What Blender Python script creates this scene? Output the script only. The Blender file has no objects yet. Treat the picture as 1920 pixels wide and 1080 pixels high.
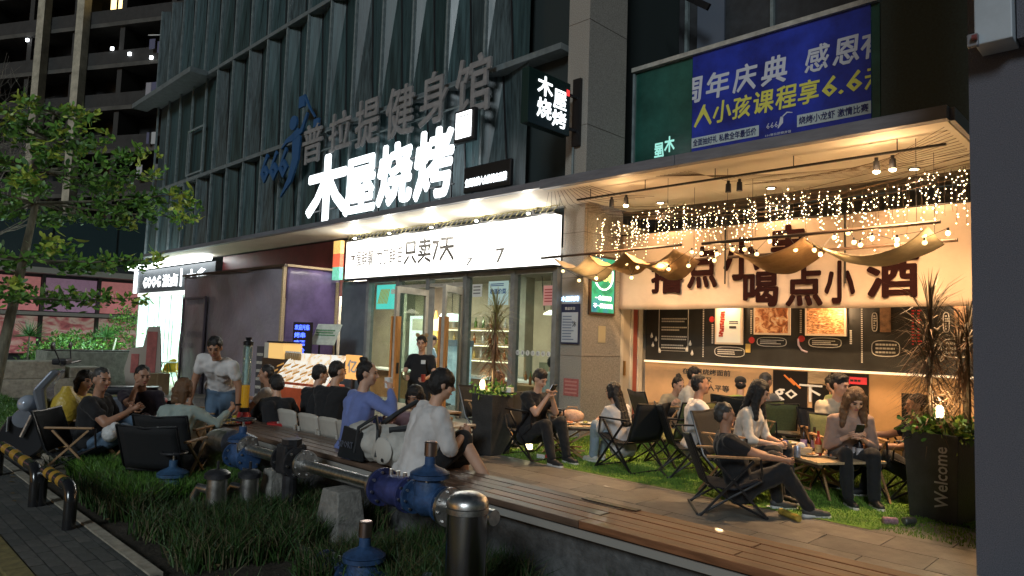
import bpy, bmesh, math, random
import numpy as np
from mathutils import Vector, Matrix, Euler
random.seed(7)
SC = bpy.context.scene
COL = SC.collection
R = math.radians
# ------------------------------------------------------------------ camera
cd = bpy.data.cameras.new('camera'); cam = bpy.data.objects.new('camera', cd); COL.objects.link(cam)
cd.sensor_width = 36; cd.lens = 1300/1920*36; cd.clip_start = .05; cd.clip_end = 600
_pitch = math.atan(97/1300); _yaw = math.atan(1318/1300*math.cos(_pitch)); _roll = R(1.9)
_F = Vector((-math.cos(_yaw)*math.cos(_pitch), math.sin(_yaw)*math.cos(_pitch), math.sin(_pitch)))
_R0 = _F.cross(Vector((0,0,1))).normalized(); _U0 = _R0.cross(_F)
_R = _R0*math.cos(_roll)+_U0*math.sin(_roll); _U = -_R0*math.sin(_roll)+_U0*math.cos(_roll)
mm = Matrix((_R,_U,-_F)).transposed().to_4x4(); mm.translation = Vector((0,0,1.5)); cam.matrix_world = mm
SC.camera = cam
# ------------------------------------------------------------------ world, key light, exposure
w = bpy.data.worlds.new('World'); SC.world = w; w.use_nodes = True
nt = w.node_tree; bg = nt.nodes['Background']; sky = nt.nodes.new('ShaderNodeTexSky')
sky.sky_type = 'NISHITA'; sky.sun_disc = False; sky.sun_elevation = R(3); sky.sun_rotation = R(200)
bg.inputs[1].default_value = .022; nt.links.new(sky.outputs[0], bg.inputs[0])
sl = bpy.data.lights.new('street_glow','SUN'); sl.energy = .92; sl.angle = R(14); sl.color = (.84,.95,1)
so = bpy.data.objects.new('street_glow', sl); COL.objects.link(so)
so.rotation_euler = Vector((-.42,.80,-.42)).to_track_quat('-Z','Y').to_euler()
SC.view_settings.view_transform = 'Standard'; SC.view_settings.look = 'None'; SC.view_settings.exposure = .25; SC.view_settings.gamma = 1
SC.cycles.use_denoising = True; SC.cycles.max_bounces = 6; SC.cycles.transparent_max_bounces = 12
SC.cycles.diffuse_bounces = 3; SC.cycles.glossy_bounces = 3; SC.cycles.sample_clamp_indirect = 4
# ------------------------------------------------------------------ materials
MATS = {}
def mat(name, col=(.5,.5,.5), rough=.6, metal=0, emit=None, es=0, noise=None, bump=None, spec=.5, nolight=False, alpha=1, trans=0, stretch=(1,1,1), coat=0, sheen=0):
    if name in MATS: return MATS[name]
    m = bpy.data.materials.new(name); m.use_nodes = True; n = m.node_tree.nodes; l = m.node_tree.links
    b = n['Principled BSDF']
    b.inputs['Base Color'].default_value = (*col,1); b.inputs['Roughness'].default_value = rough
    b.inputs['Metallic'].default_value = metal; b.inputs['Specular IOR Level'].default_value = spec
    b.inputs['Coat Weight'].default_value = coat; b.inputs['Sheen Weight'].default_value = sheen
    if emit: b.inputs['Emission Color'].default_value = (*emit,1); b.inputs['Emission Strength'].default_value = es
    b.inputs['Alpha'].default_value = alpha; b.inputs['Transmission Weight'].default_value = trans
    if noise or bump:
        tc = n.new('ShaderNodeTexCoord'); mp = n.new('ShaderNodeMapping'); mp.inputs['Scale'].default_value = stretch
        l.new(tc.outputs['Object'], mp.inputs[0])
    if noise:
        sc_, amt = noise; nz = n.new('ShaderNodeTexNoise'); nz.inputs['Scale'].default_value = sc_; nz.inputs['Detail'].default_value = 6
        nz.inputs['Roughness'].default_value = .65
        l.new(mp.outputs[0], nz.inputs[0]); r = n.new('ShaderNodeValToRGB')
        r.color_ramp.elements[0].position = .32; r.color_ramp.elements[1].position = .68
        r.color_ramp.elements[0].color = (*[c*(1-amt) for c in col],1); r.color_ramp.elements[1].color = (*[min(1,c*(1+amt)) for c in col],1)
        l.new(nz.outputs[0], r.inputs[0]); l.new(r.outputs[0], b.inputs['Base Color'])
        ro = n.new('ShaderNodeMapRange'); ro.inputs[3].default_value = max(.02,rough*(1-amt*.6)); ro.inputs[4].default_value = min(1,rough*(1+amt*.6))
        l.new(nz.outputs[0], ro.inputs[0]); l.new(ro.outputs[0], b.inputs['Roughness'])
    if bump:
        sc_, st = bump; nz = n.new('ShaderNodeTexNoise'); nz.inputs['Scale'].default_value = sc_; nz.inputs['Detail'].default_value = 4
        l.new(mp.outputs[0], nz.inputs[0]); bp = n.new('ShaderNodeBump'); bp.inputs['Strength'].default_value = st; bp.inputs['Distance'].default_value = .02
        l.new(nz.outputs[0], bp.inputs['Height']); l.new(bp.outputs[0], b.inputs['Normal'])
    if nolight: m.cycles.emission_sampling = 'NONE'
    MATS[name] = m; return m
def glassmat(name, tint=(.85,.95,.92), refl=.12, rough=.03):
    m = bpy.data.materials.new(name); m.use_nodes = True; n = m.node_tree.nodes; l = m.node_tree.links
    n.remove(n['Principled BSDF']); o = n['Material Output']
    t = n.new('ShaderNodeBsdfTransparent'); t.inputs[0].default_value = (*tint,1)
    g = n.new('ShaderNodeBsdfGlossy'); g.inputs['Roughness'].default_value = rough
    lw = n.new('ShaderNodeLayerWeight'); lw.inputs[0].default_value = .5; f = n.new('ShaderNodeMath'); f.operation = 'POWER'; f.inputs[1].default_value = 5; l.new(lw.outputs['Facing'], f.inputs[0])
    a = n.new('ShaderNodeMath'); a.operation = 'ADD'; a.inputs[1].default_value = refl; a.use_clamp = True
    x = n.new('ShaderNodeMixShader'); l.new(f.outputs[0], a.inputs[0]); l.new(a.outputs[0], x.inputs[0])
    l.new(t.outputs[0], x.inputs[1]); l.new(g.outputs[0], x.inputs[2]); l.new(x.outputs[0], o.inputs[0])
    MATS[name] = m; return m
def foodmat(name, cols, scale=9, rot=.5, es=0, stretch=(1,1,1)):
    m = bpy.data.materials.new(name); m.use_nodes = True; n = m.node_tree.nodes; l = m.node_tree.links
    b = n['Principled BSDF']; b.inputs['Roughness'].default_value = .5
    tc = n.new('ShaderNodeTexCoord'); mp = n.new('ShaderNodeMapping'); mp.inputs['Scale'].default_value = stretch; mp.inputs['Rotation'].default_value = (0,rot,0)
    v = n.new('ShaderNodeTexNoise'); v.inputs['Scale'].default_value = scale; v.inputs['Detail'].default_value = 5; v.inputs['Distortion'].default_value = 1.2
    r = n.new('ShaderNodeValToRGB'); e = r.color_ramp.elements
    while len(e) < len(cols): e.new(.5)
    for i, c in enumerate(cols): e[i].position = .3+.42*i/(len(cols)-1); e[i].color = (*c,1)
    l.new(tc.outputs['Object'], mp.inputs[0]); l.new(mp.outputs[0], v.inputs[0]); l.new(v.outputs[0], r.inputs[0]); l.new(r.outputs[0], b.inputs['Base Color'])
    if es: l.new(r.outputs[0], b.inputs['Emission Color']); b.inputs['Emission Strength'].default_value = es
    MATS[name] = m; return m
# ------------------------------------------------------------------ mesh collector
class M:
    def __init__(s): s.v = []; s.f = []; s.m = []; s.mi = 0; s.T = None
    def add(s, vs, fs):
        k = len(s.v)
        if s.T is not None: vs = [tuple(s.T @ Vector(v)) for v in vs]
        s.v += [tuple(v) for v in vs]; s.f += [tuple(i+k for i in f) for f in fs]; s.m += [s.mi]*len(fs); return s
    def box(s, c, d, rot=None):
        x,y,z = d[0]/2,d[1]/2,d[2]/2; vs = [Vector(p) for p in ((-x,-y,-z),(x,-y,-z),(x,y,-z),(-x,y,-z),(-x,-y,z),(x,-y,z),(x,y,z),(-x,y,z))]
        if rot is not None:
            q = (Euler((0,0,rot)) if isinstance(rot,(int,float)) else Euler(rot)).to_matrix(); vs = [q@v for v in vs]
        c = Vector(c); return s.add([c+v for v in vs], [(0,3,2,1),(4,5,6,7),(0,1,5,4),(1,2,6,5),(2,3,7,6),(3,0,4,7)])
    def lim(s, x0,x1,y0,y1,z0,z1): return s.box(((x0+x1)/2,(y0+y1)/2,(z0+z1)/2),(abs(x1-x0),abs(y1-y0),abs(z1-z0)))
    def quad(s, a,b,c,d): return s.add([a,b,c,d],[(0,1,2,3)])
    def bar(s, a, b, w, h, up=(0,0,1)):
        a,b = Vector(a),Vector(b); d = (b-a); L = d.length; d.normalize(); u = Vector(up)
        if abs(d.dot(u)) > .98: u = Vector((0,1,0))
        x = d.cross(u).normalized(); z = x.cross(d); x *= w/2; z *= h/2
        return s.add([a-x-z,a+x-z,a+x+z,a-x+z,b-x-z,b+x-z,b+x+z,b-x+z],[(3,2,1,0),(4,5,6,7),(0,1,5,4),(1,2,6,5),(2,3,7,6),(3,0,4,7)])
    def cyl(s, a, b, r0, r1=None, n=12, cap=True):
        return s.tube([a,b],[r0,r0 if r1 is None else r1],n,cap)
    def tube(s, path, r, n=8, cap=True):
        P = [Vector(p) for p in path]; rs = r if isinstance(r,(list,tuple)) else [r]*len(P); vs = []; fs = []
        for i,p in enumerate(P):
            d = (P[min(i+1,len(P)-1)]-P[max(i-1,0)]).normalized()
            if i == 0:
                u = Vector((0,0,1)) if abs(d.z) < .9 else Vector((1,0,0)); x = d.cross(u).normalized()
            else:
                x = (x - d*x.dot(d)); x = x.normalized() if x.length > 1e-6 else d.orthogonal().normalized()
            y = d.cross(x)
            for k in range(n):
                a = 2*math.pi*k/n; vs.append(p+(x*math.cos(a)+y*math.sin(a))*rs[i])
        for i in range(len(P)-1):
            for k in range(n): fs.append((i*n+k,i*n+(k+1)%n,(i+1)*n+(k+1)%n,(i+1)*n+k))
        if cap: fs.append(tuple(range(n-1,-1,-1))); fs.append(tuple(range((len(P)-1)*n,len(P)*n)))
        return s.add(vs,fs)
    def lathe(s, prof, c=(0,0,0), n=20, axis=(0,0,1)):
        q = Vector((0,0,1)).rotation_difference(Vector(axis)); c = Vector(c); vs = []; fs = []
        for r,z in prof:
            for k in range(n):
                a = 2*math.pi*k/n; vs.append(c+q@Vector((r*math.cos(a),r*math.sin(a),z)))
        for i in range(len(prof)-1):
            for k in range(n): fs.append((i*n+k,i*n+(k+1)%n,(i+1)*n+(k+1)%n,(i+1)*n+k))
        fs.append(tuple(range(n-1,-1,-1))); fs.append(tuple(range((len(prof)-1)*n,len(prof)*n)))
        return s.add(vs,fs)
    def ell(s, c, r, rot=None, n=12, h=8):
        c = Vector(c); r = (r,r,r) if isinstance(r,(int,float)) else r; vs = []; fs = []
        for i in range(h+1):
            t = math.pi*i/h
            for k in range(n):
                a = 2*math.pi*k/n; p = Vector((r[0]*math.sin(t)*math.cos(a),r[1]*math.sin(t)*math.sin(a),-r[2]*math.cos(t)))
                if i in (0,h): p = Vector((1e-4*math.cos(a),1e-4*math.sin(a),p.z))
                vs.append(c+(rot@p if rot is not None else p))
        for i in range(h):
            for k in range(n): fs.append((i*n+k,i*n+(k+1)%n,(i+1)*n+(k+1)%n,(i+1)*n+k))
        fs.append(tuple(range(n-1,-1,-1))); fs.append(tuple(range(h*n,(h+1)*n))); return s.add(vs,fs)
    def cap(s, a, b, r0, r1=None, n=10):      # capsule with round ends
        r1 = r0 if r1 is None else r1; a,b = Vector(a),Vector(b); d = b-a; L = d.length
        if L < 1e-5: return s.ell(a,max(r0,r1))
        pr = [(max(1e-4,r0*math.cos(t)), r0*math.sin(t)) for t in (-1.57,-1.1,-.6,-.2)]+[(max(1e-4,r1*math.cos(t)), L+r1*math.sin(t)) for t in (.2,.6,1.1,1.57)]
        return s.lathe(pr,a,n,d)
    def mesh(s, name, smooth=False):
        me = bpy.data.meshes.new(name); me.from_pydata(s.v,[],s.f); me.polygons.foreach_set('material_index',s.m)
        if smooth: me.polygons.foreach_set('use_smooth',[True]*len(s.f))
        me.update(); return me
    def obj(s, name, mats, parent=None, smooth=False, bevel=0, **kw):
        me = s.mesh(name,smooth)
        for m_ in (mats if isinstance(mats,(list,tuple)) else [mats]): me.materials.append(m_)
        if smooth: 
            try: me.set_sharp_from_angle(angle=R(38))
            except Exception: pass
        o = link(name, me, parent, **kw)
        if bevel:
            b = o.modifiers.new('bevel','BEVEL'); b.width = bevel; b.segments = 2; b.limit_method = 'ANGLE'
        return o
def link(name, me, parent=None, loc=None, rz=0, label=None, cat=None, group=None, kind=None):
    o = bpy.data.objects.new(name, me); COL.objects.link(o); o.parent = parent
    if loc is not None: o.location = loc
    if rz: o.rotation_euler = (0,0,rz)
    return tag(o,label,cat,group,kind)
def tag(o, label=None, cat=None, group=None, kind=None):
    if label: o['label'] = label
    if cat: o['category'] = cat
    if group: o['group'] = group
    if kind: o['kind'] = kind
    return o
def thing(name, label, cat, loc=(0,0,0), rz=0, group=None): return link(name,None,None,loc,rz,label,cat,group)
def copytree(o, loc=None, rz=None, label=None, parent=None):
    c = o.copy(); COL.objects.link(c); c.parent = parent
    for ch in CH.get(o.name,[]) or [x for x in o.children]: copytree(ch,None,None,None,c)
    if loc is not None: c.location = loc
    if rz is not None: c.rotation_euler = (0,0,rz)
    if label: c['label'] = label
    return c
CH = {}
def struct(name, m, mt, parent=None, **kw): return m.obj(name,mt,parent,kind=None if parent else 'structure',**kw)
def text(s, parent, mt, x0, x1, z0, z1, at, face='y', depth=.004, bold=0, res=1, name='lettering', clip=None, shear=0):
    """text fitted to the rectangle x0..x1, z0..z1 of the vertical plane y=at (face 'y', read from -y) or x=at (face 'x': x0..x1 are y, read from +x)"""
    c = bpy.data.curves.new('t','FONT'); c.body = s; c.resolution_u = res; c.extrude = .01; c.shear = shear
    o = bpy.data.objects.new('t',c); COL.objects.link(o); dg = bpy.context.evaluated_depsgraph_get(); dg.update()
    me = bpy.data.meshes.new_from_object(o.evaluated_get(dg)); bpy.data.objects.remove(o); bpy.data.curves.remove(c)
    a = np.empty(len(me.vertices)*3); me.vertices.foreach_get('co',a); a = a.reshape(-1,3)
    if bold:
        F0 = [tuple(p.vertices) for p in me.polygons]; V = []; F = []; k = 8 if bold > .014 else 4
        for i in range(k):
            an = 2*math.pi*i/k+.4; q = a.copy(); q[:,0] += bold*math.cos(an); q[:,1] += bold*math.sin(an); q[:,2] += .0011*i; F += [tuple(v+len(V) for v in f) for f in F0]; V += q.tolist()
        me = bpy.data.meshes.new('t'); me.from_pydata(V,[],F); a = np.array(V)
    lo,hi = a.min(0),a.max(0); sp = np.maximum(hi-lo,1e-6); u = (a-lo)/sp; b = np.empty_like(a)
    H = x0+u[:,0]*(x1-x0); V = z0+u[:,1]*(z1-z0)
    if face == 'y': b[:,0] = H; b[:,1] = at-u[:,2]*depth; b[:,2] = V
    else: b[:,1] = H; b[:,0] = at+u[:,2]*depth; b[:,2] = V
    me.vertices.foreach_set('co',b.ravel()); me.update()
    if clip:
        bm = bmesh.new(); bm.from_mesh(me)
        for px,nx in ((clip[0],-1),(clip[1],1)):
            bmesh.ops.bisect_plane(bm,geom=bm.verts[:]+bm.edges[:]+bm.faces[:],plane_co=(px,at,0),plane_no=(nx,0,0),clear_outer=True)
        bm.to_mesh(me); bm.free()
    me.materials.clear(); me.materials.append(mt); me.name = name
    return link(name,me,parent)
# ------------------------------------------------------------------ palette
steel = mat('brushed_steel',(.78,.76,.74),.32,1,noise=(30,.25))
steel2 = mat('worn_steel',(.6,.58,.56),.38,1,noise=(14,.4))
black = mat('black_metal',(.012,.012,.014),.35)
blackfab = mat('black_fabric',(.012,.013,.015),.85,noise=(60,.3),bump=(220,.3))
darkwood = mat('dark_wood',(.07,.04,.025),.45,noise=(9,.4),stretch=(.3,4,4))
wood = mat('oak_wood',(.36,.21,.10),.45,noise=(10,.3),stretch=(.4,4,4))
lightwood = mat('light_wood',(.50,.36,.21),.5,noise=(12,.25),stretch=(.5,4,4))
granite = mat('granite',(.33,.30,.26),.75,noise=(70,.45),bump=(90,.35))
darkgran = mat('dark_render',(.12,.12,.145),.85,noise=(160,.5),bump=(140,.5))
fasc = mat('fascia_metal',(.17,.17,.19),.45,noise=(5,.25),stretch=(.4,1,3))
soff = mat('soffit_paint',(.72,.66,.55),.6,noise=(2.2,.06))
glassg = mat('facade_glass',(.038,.072,.078),.30,0,noise=(5,.7),stretch=(3,3,.12),spec=.35)
glassd = mat('dark_glass',(.015,.02,.022),.1,noise=(4,.5),spec=.7)
mull = mat('mullion_metal',(.19,.23,.235),.4,noise=(6,.3))
concrete = mat('concrete',(.24,.23,.21),.85,noise=(14,.35),bump=(50,.4))
white = mat('white_paint',(.8,.8,.78),.5,noise=(6,.06))
cream = mat('cream_frame',(.62,.55,.44),.5,noise=(6,.12))
pane = glassmat('clear_pane',(.80,.88,.85),.05)
pane2 = glassmat('pale_pane',(.75,.9,.85),.10,.05)
# ================================================================== ground
ZG = -.02
def gz(x): return -.03 if x > -10 else (-.2 if x < -17 else -.03-.17*(-10-x)/7)
m = M()
for a,b_ in zip((-220,-17,-15,-12.5,-10),(-17,-15,-12.5,-10,200)): m.quad((a,-60,gz(a)),(b_,-60,gz(b_)),(b_,220,gz(b_)),(a,220,gz(a)))
struct('ground', m, mat('street_paving',(.13,.125,.12),.7,noise=(3,.3),bump=(30,.3)))
# terrace slab with tiles
ter = M().lim(-7.05,3,3.96,14,-.25,-.012)
terrace = struct('terrace', ter, mat('tile_joint',(.05,.05,.048),.9))
tilem = [mat('paving_tile_%d'%i,c,.38,noise=(7,.28),bump=(60,.15)) for i,c in enumerate([(.21,.19,.165),(.235,.21,.18),(.185,.17,.15)])]
def tiles(parent, x0,x1,y0,y1, w,h, z, mts, gap=.008, t=.03, name='tile'):
    mes = [M().box((0,0,0),(w-gap,h-gap,t)).mesh(name) for _ in mts]
    for me,mt in zip(mes,mts): me.materials.append(mt)
    j = 0; y = y0
    while y < y1-.01:
        x = x0-(w/2 if j%2 else 0)
        while x < x1-.01:
            if x+w*.5 > x0: link(name, random.choice(mes), parent, (x+w/2, y+h/2, (gz(x+w/2)+.028 if z is None else z)-t/2+random.uniform(-.0015,.0015)))
            x += w
        y += h; j += 1
tiles(terrace,-7.0,.4,3.98,6.4,.8,.4,.0,tilem)
tiles(terrace,-2.2,.2,6.4,7.2,.8,.4,.0,tilem)
plaza = struct('plaza', M().add([(-17.4,2.0,gz(-17.4)+.006),(-10,2.0,gz(-10)+.006),(-7.06,2.0,gz(-8)+.006),(-7.06,8.9,gz(-8)+.006),(-10,8.9,gz(-10)+.006),(-17.4,8.9,gz(-17.4)+.006)],[(0,1,4,5),(1,2,3,4)]), mat('plaza_joint',(.05,.05,.048),.9))
tiles(plaza,-17.4,-7.1,3.97,8.4,.6,.6,None,tilem); tiles(plaza,-17.4,-8.75,2.17,3.97,.6,.6,None,tilem)
# shop paving in front of the far snack shop
struct('shop_forecourt', M().lim(-30,-17.5,5.2,8.7,-.3,-.18), mat('pale_paving',(.42,.38,.31),.6,noise=(5,.2)))
# artificial turf mat
turf = struct('turf_mat', M().add([(-7.02,6.45,.004),(-2.0,6.42,.004),(-1.7,7.3,.004),(-.6,7.3,.004),(-.6,10.5,.004),(-7.02,10.5,.004)],[(0,1,2,3,4,5)]), mat('turf_base',(.10,.20,.02),.9,noise=(5,.4)))
def blades(name, n, region, h, mts, parent=None, zb=0, wd=.004, lean=.5, seed=1, **kw):
    rg = np.random.default_rng(seed); V = np.zeros((n,5,3)); k = 0; P = []
    while len(P) < n:
        x,y = rg.uniform(region[0],region[1]), rg.uniform(region[2],region[3])
        if len(region) > 4 and not region[4](x,y,rg): continue
        P.append((x,y))
    P = np.array(P); hh = rg.uniform(h[0],h[1],n); a = rg.uniform(0,6.283,n); b = rg.uniform(0,6.283,n); ln = rg.uniform(0,lean,n)*hh
    ux,uy = np.cos(b)*wd,np.sin(b)*wd; lx,ly = np.cos(a)*ln,np.sin(a)*ln
    for j,(t,wf) in enumerate(((0,1),(0,-1),(.55,.8),(.55,-.8),(1,0))):
        V[:,j,0] = P[:,0]+ux*wf+lx*t*t; V[:,j,1] = P[:,1]+uy*wf+ly*t*t; V[:,j,2] = zb+hh*t*(1-.15*t)
    F = []; 
    for i in range(n): q = i*5; F += [(q,q+1,q+3,q+2),(q+2,q+3,q+4)]
    me = bpy.data.meshes.new(name); me.from_pydata(V.reshape(-1,3).tolist(),[],F)
    for m_ in mts: me.materials.append(m_)
    mi = np.repeat(rg.integers(0,len(mts),n),2); me.polygons.foreach_set('material_index',mi.astype(np.int32)); me.update()
    return link(name,me,parent,kind='stuff',**kw)
gr = [mat('grass_a',(.028,.075,.014),.6),mat('grass_b',(.045,.10,.02),.6),mat('grass_c',(.02,.052,.012),.6),mat('grass_dry',(.10,.085,.04),.7)]
tg = [mat('turf_a',(.13,.25,.03),.8),mat('turf_b',(.19,.31,.045),.8)]
blades('turf_fibres',60000,(-7.0,-.7,6.46,10.5),(.012,.03),tg,None,.004,.004,.8,3,label='short artificial green turf fibres under the tables',cat='artificial turf')
# planting bed in front of the bench
struct('planting_bed', M().lim(-8.7,.5,1.66,3.36,-.6,-.02), mat('soil',(.045,.035,.025),.95,noise=(20,.5),bump=(40,.6)))
struct('sidewalk', M().lim(-12,.5,1.0,1.62,-.5,-.012), mat('brick_joint',(.03,.03,.03),.9))
bk = [mat('paver_%d'%i,c,.8,noise=(25,.3),bump=(80,.3)) for i,c in enumerate([(.085,.088,.085),(.07,.074,.072),(.10,.10,.095)])]
sw = bpy.data.objects['sidewalk']
tiles(sw,-9.3,-2.9,1.07,1.56,.18,.09,.008,bk,.008,.04,'paver')
kb = struct('kerb', M(), concrete)
for i in range(14):
    m = M().box((-13.2+i*.62+.31,1.60,-.01),(.61,.075,.06)); m.obj('kerb_stone',mat('kerb_stone',(.34,.31,.25),.8,noise=(12,.35)),kb)
kb2 = struct('kerb_band', M().lim(-12,.5,.2,.99,-.5,-.01), mat('tactile_band',(.20,.17,.07),.8,noise=(20,.35)))
for i in range(40):
    if -9.5+i*.3 < -3: M().box((-9.5+i*.3,1.0,.0),(.292,.12,.03)).obj('edge_stone',mat('tactile_band',(.2,.17,.07)),kb2)
def bedf(x,y,rg):
    return (x > -8.6) and rg.random() < min(1,.12+(y-1.75)*1.3) and not (x > -3.0 and rg.random() < .75) and (math.sin(x*3.1+y*2)+math.sin(y*5.3-x*1.7)+math.sin(x*7.7) > -.9+rg.random()*.8) and rg.random() < (1 if x < -6.2 else .75)
blades('bed_grass',52000,(-8.8,-.8,1.75,3.3,bedf),(.05,.29),gr,None,-.03,.0048,.95,5,label='long unmown green grass filling the bed around the pipes',cat='grass')
blades('verge_grass',26000,(-20,-10.9,1.2,3.1),(.05,.22),[mat('grass_verge',(.07,.17,.025),.5),mat('grass_verge_b',(.045,.12,.02),.5)],None,-.17,.01,.6,6,label='bright green grass verge around the tree trunk',cat='grass')
blades('lit_grass',20000,(-8.3,-6.3,1.98,3.2),(.12,.29),[mat('grass_bright',(.14,.30,.035),.5),mat('grass_lit_b',(.09,.22,.03),.5),mat('grass_mid',(.05,.13,.02),.6)],None,-.03,.0055,.9,15,label='grass at the left end of the bed with light painted into its colour',cat='grass')  # light falling on this end of the grass is put into the blade colours
rgl = random.Random(77)
for i in range(26):
    t = thing('dead_leaf','curled dead leaf lying on the paving or soil','leaf',(rgl.uniform(-8.5,-3.2),rgl.choice((rgl.uniform(1.1,1.55),rgl.uniform(1.7,2.1))),.015),rgl.uniform(0,6),'dead leaves on the sidewalk and bed')
    M().add([(0,0,0),(.025,.018,.008),(.06,.005,.003),(.025,-.018,.008)],[(0,1,2,3)]).obj('blade',mat('dead_leaf_brown',(.16,.11,.05),.8),t)
# litter
# ================================================================== bench
ben = thing('bench','long low slatted timber bench running along the pipe bed','bench')
M().lim(-8.3,1.2,3.46,3.84,-.5,.355).obj('bench_base',mat('bench_wall',(.10,.10,.10),.85,noise=(12,.4),bump=(40,.4)),ben)
slm = mat('varnished_slat_lit',(.27,.115,.055),.42,noise=(8,.4),stretch=(.3,3,3),coat=.12,bump=(30,.12))  # warm reflected light on the right part of the bench is in this colour
slmg = mat('varnished_slat_shaded',(.13,.08,.055),.42,noise=(8,.5),stretch=(.3,3,3),coat=.12,bump=(30,.12))  # same timber, painted darker for the unlit left part of the bench
for j in range(5):
    y = 3.36+.0548+j*.1095; x = -8.4; k = 0
    while x < 1.1:
        L = 1.9 if not (k == 0 and j%2) else .95
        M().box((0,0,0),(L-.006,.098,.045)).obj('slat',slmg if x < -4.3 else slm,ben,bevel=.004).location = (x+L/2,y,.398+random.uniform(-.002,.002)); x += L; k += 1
M().lim(-8.4,1.2,3.345,3.358,.33,.375).obj('edge_strip',mat('edge_strip',(.35,.33,.30),.5),ben)
# ================================================================== canopy and main building
bld = thing('commercial_building','dark street building with pleated green glass facade over lit shopfronts','building')
m = M(); m.lim(-24.4,-6.905,7.62,9.0,3.80,3.90); m.lim(-6.895,-1.65,7.62,10.0,3.78,3.86); m.obj('canopy_slab',concrete,bld)
for x0,x1,z0,z1,y1 in ((-24.4,-6.915,3.775,3.875,7.5),(-6.905,-4.62,3.75,3.885,7.49),(-4.61,-1.64,3.75,3.885,7.49)):
    M().lim(x0,x1,y1,y1+.115,z0,z1).obj('fascia',fasc,bld,bevel=.004)
M().lim(-1.645,-1.60,7.61,10.0,3.75,3.885).obj('fascia',fasc,bld)
# soffit panels
x = -24.35
while x < -6.95:
    L = min(2.4,-6.95-x); M().lim(x,x+L-.006,7.62,8.79,3.778,3.792).obj('soffit_panel',soff,bld); x += L
x = -6.9
for x1 in (-4.95,-3.3,-1.66):
    for y0,y1 in ((7.615,8.7),(8.706,9.8)): M().lim(x,x1-.006,y0,y1,3.758,3.775).obj('soffit_panel',soff,bld)
    x = x1
# columns
def column(x0,x1,y0,y1,z1=14):
    c = M().lim(x0,x1,y0,y1,-.2,z1); o = c.obj('column',granite,bld)
    return o
column(-7.53,-7.08,8.8,9.86)
for z in (1.27,2.55,3.3,5.1,6.9,8.7): M().lim(-7.534,-7.076,8.796,9.85,z,z+.006).obj('joint',darkwood,bld)
# side return: cream door frame between column and mural wall
dr = thing('side_door','cream framed side door standing ajar beside the stone column','door')
M().lim(-7.14,-7.08,9.87,9.95,0,2.9).obj('frame',cream,dr); M().lim(-7.14,-7.08,10.18,10.24,0,2.9).obj('frame',cream,dr); M().lim(-7.16,-7.09,10.42,10.55,0,2.9).obj('frame',cream,dr)
M().lim(-7.12,-7.10,9.955,10.175,.1,2.85).obj('door_leaf',mat('door_cream',(.55,.46,.34),.5),dr)
M().lim(-7.09,-7.05,9.95,9.99,.95,1.2).obj('handle',mat('brass',(.35,.22,.09),.35,1),dr)
M().lim(-7.12,-7.11,10.25,10.41,0,2.8).obj('panel',mat('red_door_panel',(.35,.08,.05),.5),dr)
# upper wall right of column (behind canopy)
upper = M(); upper.lim(-7.07,-1.7,10.14,10.4,3.79,6.34); upper.obj('parapet_backing',mat('dark_backing',(.03,.045,.042),.4),bld)
M().lim(-7.03,-5.9,10.10,10.12,4.0,6.33).obj('green_glass_panel',mat('green_panel',(.018,.085,.065),.25,noise=(1.2,.45)),bld)
M().lim(-5.89,-3.0,10.10,10.12,4.0,6.33).obj('green_glass_panel',mat('green_panel'),bld)
M().lim(-2.99,-1.9,10.10,10.12,4.0,6.6).obj('green_glass_panel',mat('dark_panel',(.028,.05,.045),.5,noise=(30,.3)),bld)
M().lim(-7.08,-3.0,10.02,10.16,6.345,6.42).obj('coping',mat('coping',(.42,.40,.35),.5,noise=(6,.3)),bld)
M().lim(-7.075,-7.035,10.06,10.13,3.9,6.34).obj('frame',mull,bld)
M().cyl((-1.86,10.05,3.9),(-1.86,10.05,9.5),.045,n=12).obj('downpipe',mat('grey_pipe',(.16,.19,.19),.5),bld)
m = M(); m.lim(-7.08,2,11.6,11.9,6,15); m.obj('recessed_wall',mat('dark_wall',(.03,.032,.036),.7,noise=(4,.4)),bld)
for i in range(4): M().lim(-6.9+i*1.7,-6.84+i*1.7,11.5,11.58,6.4,13).obj('mullion',mull,bld)
M().lim(-6.6,-6.05,11.45,11.5,6.3,9.6).obj('window',mat('pale_window',(.12,.14,.18),.3),bld)
M().bar((-6.9,10.9,8.2),(-6.0,10.8,7.5),.05,.12).obj('window_sash',black,bld)
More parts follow.
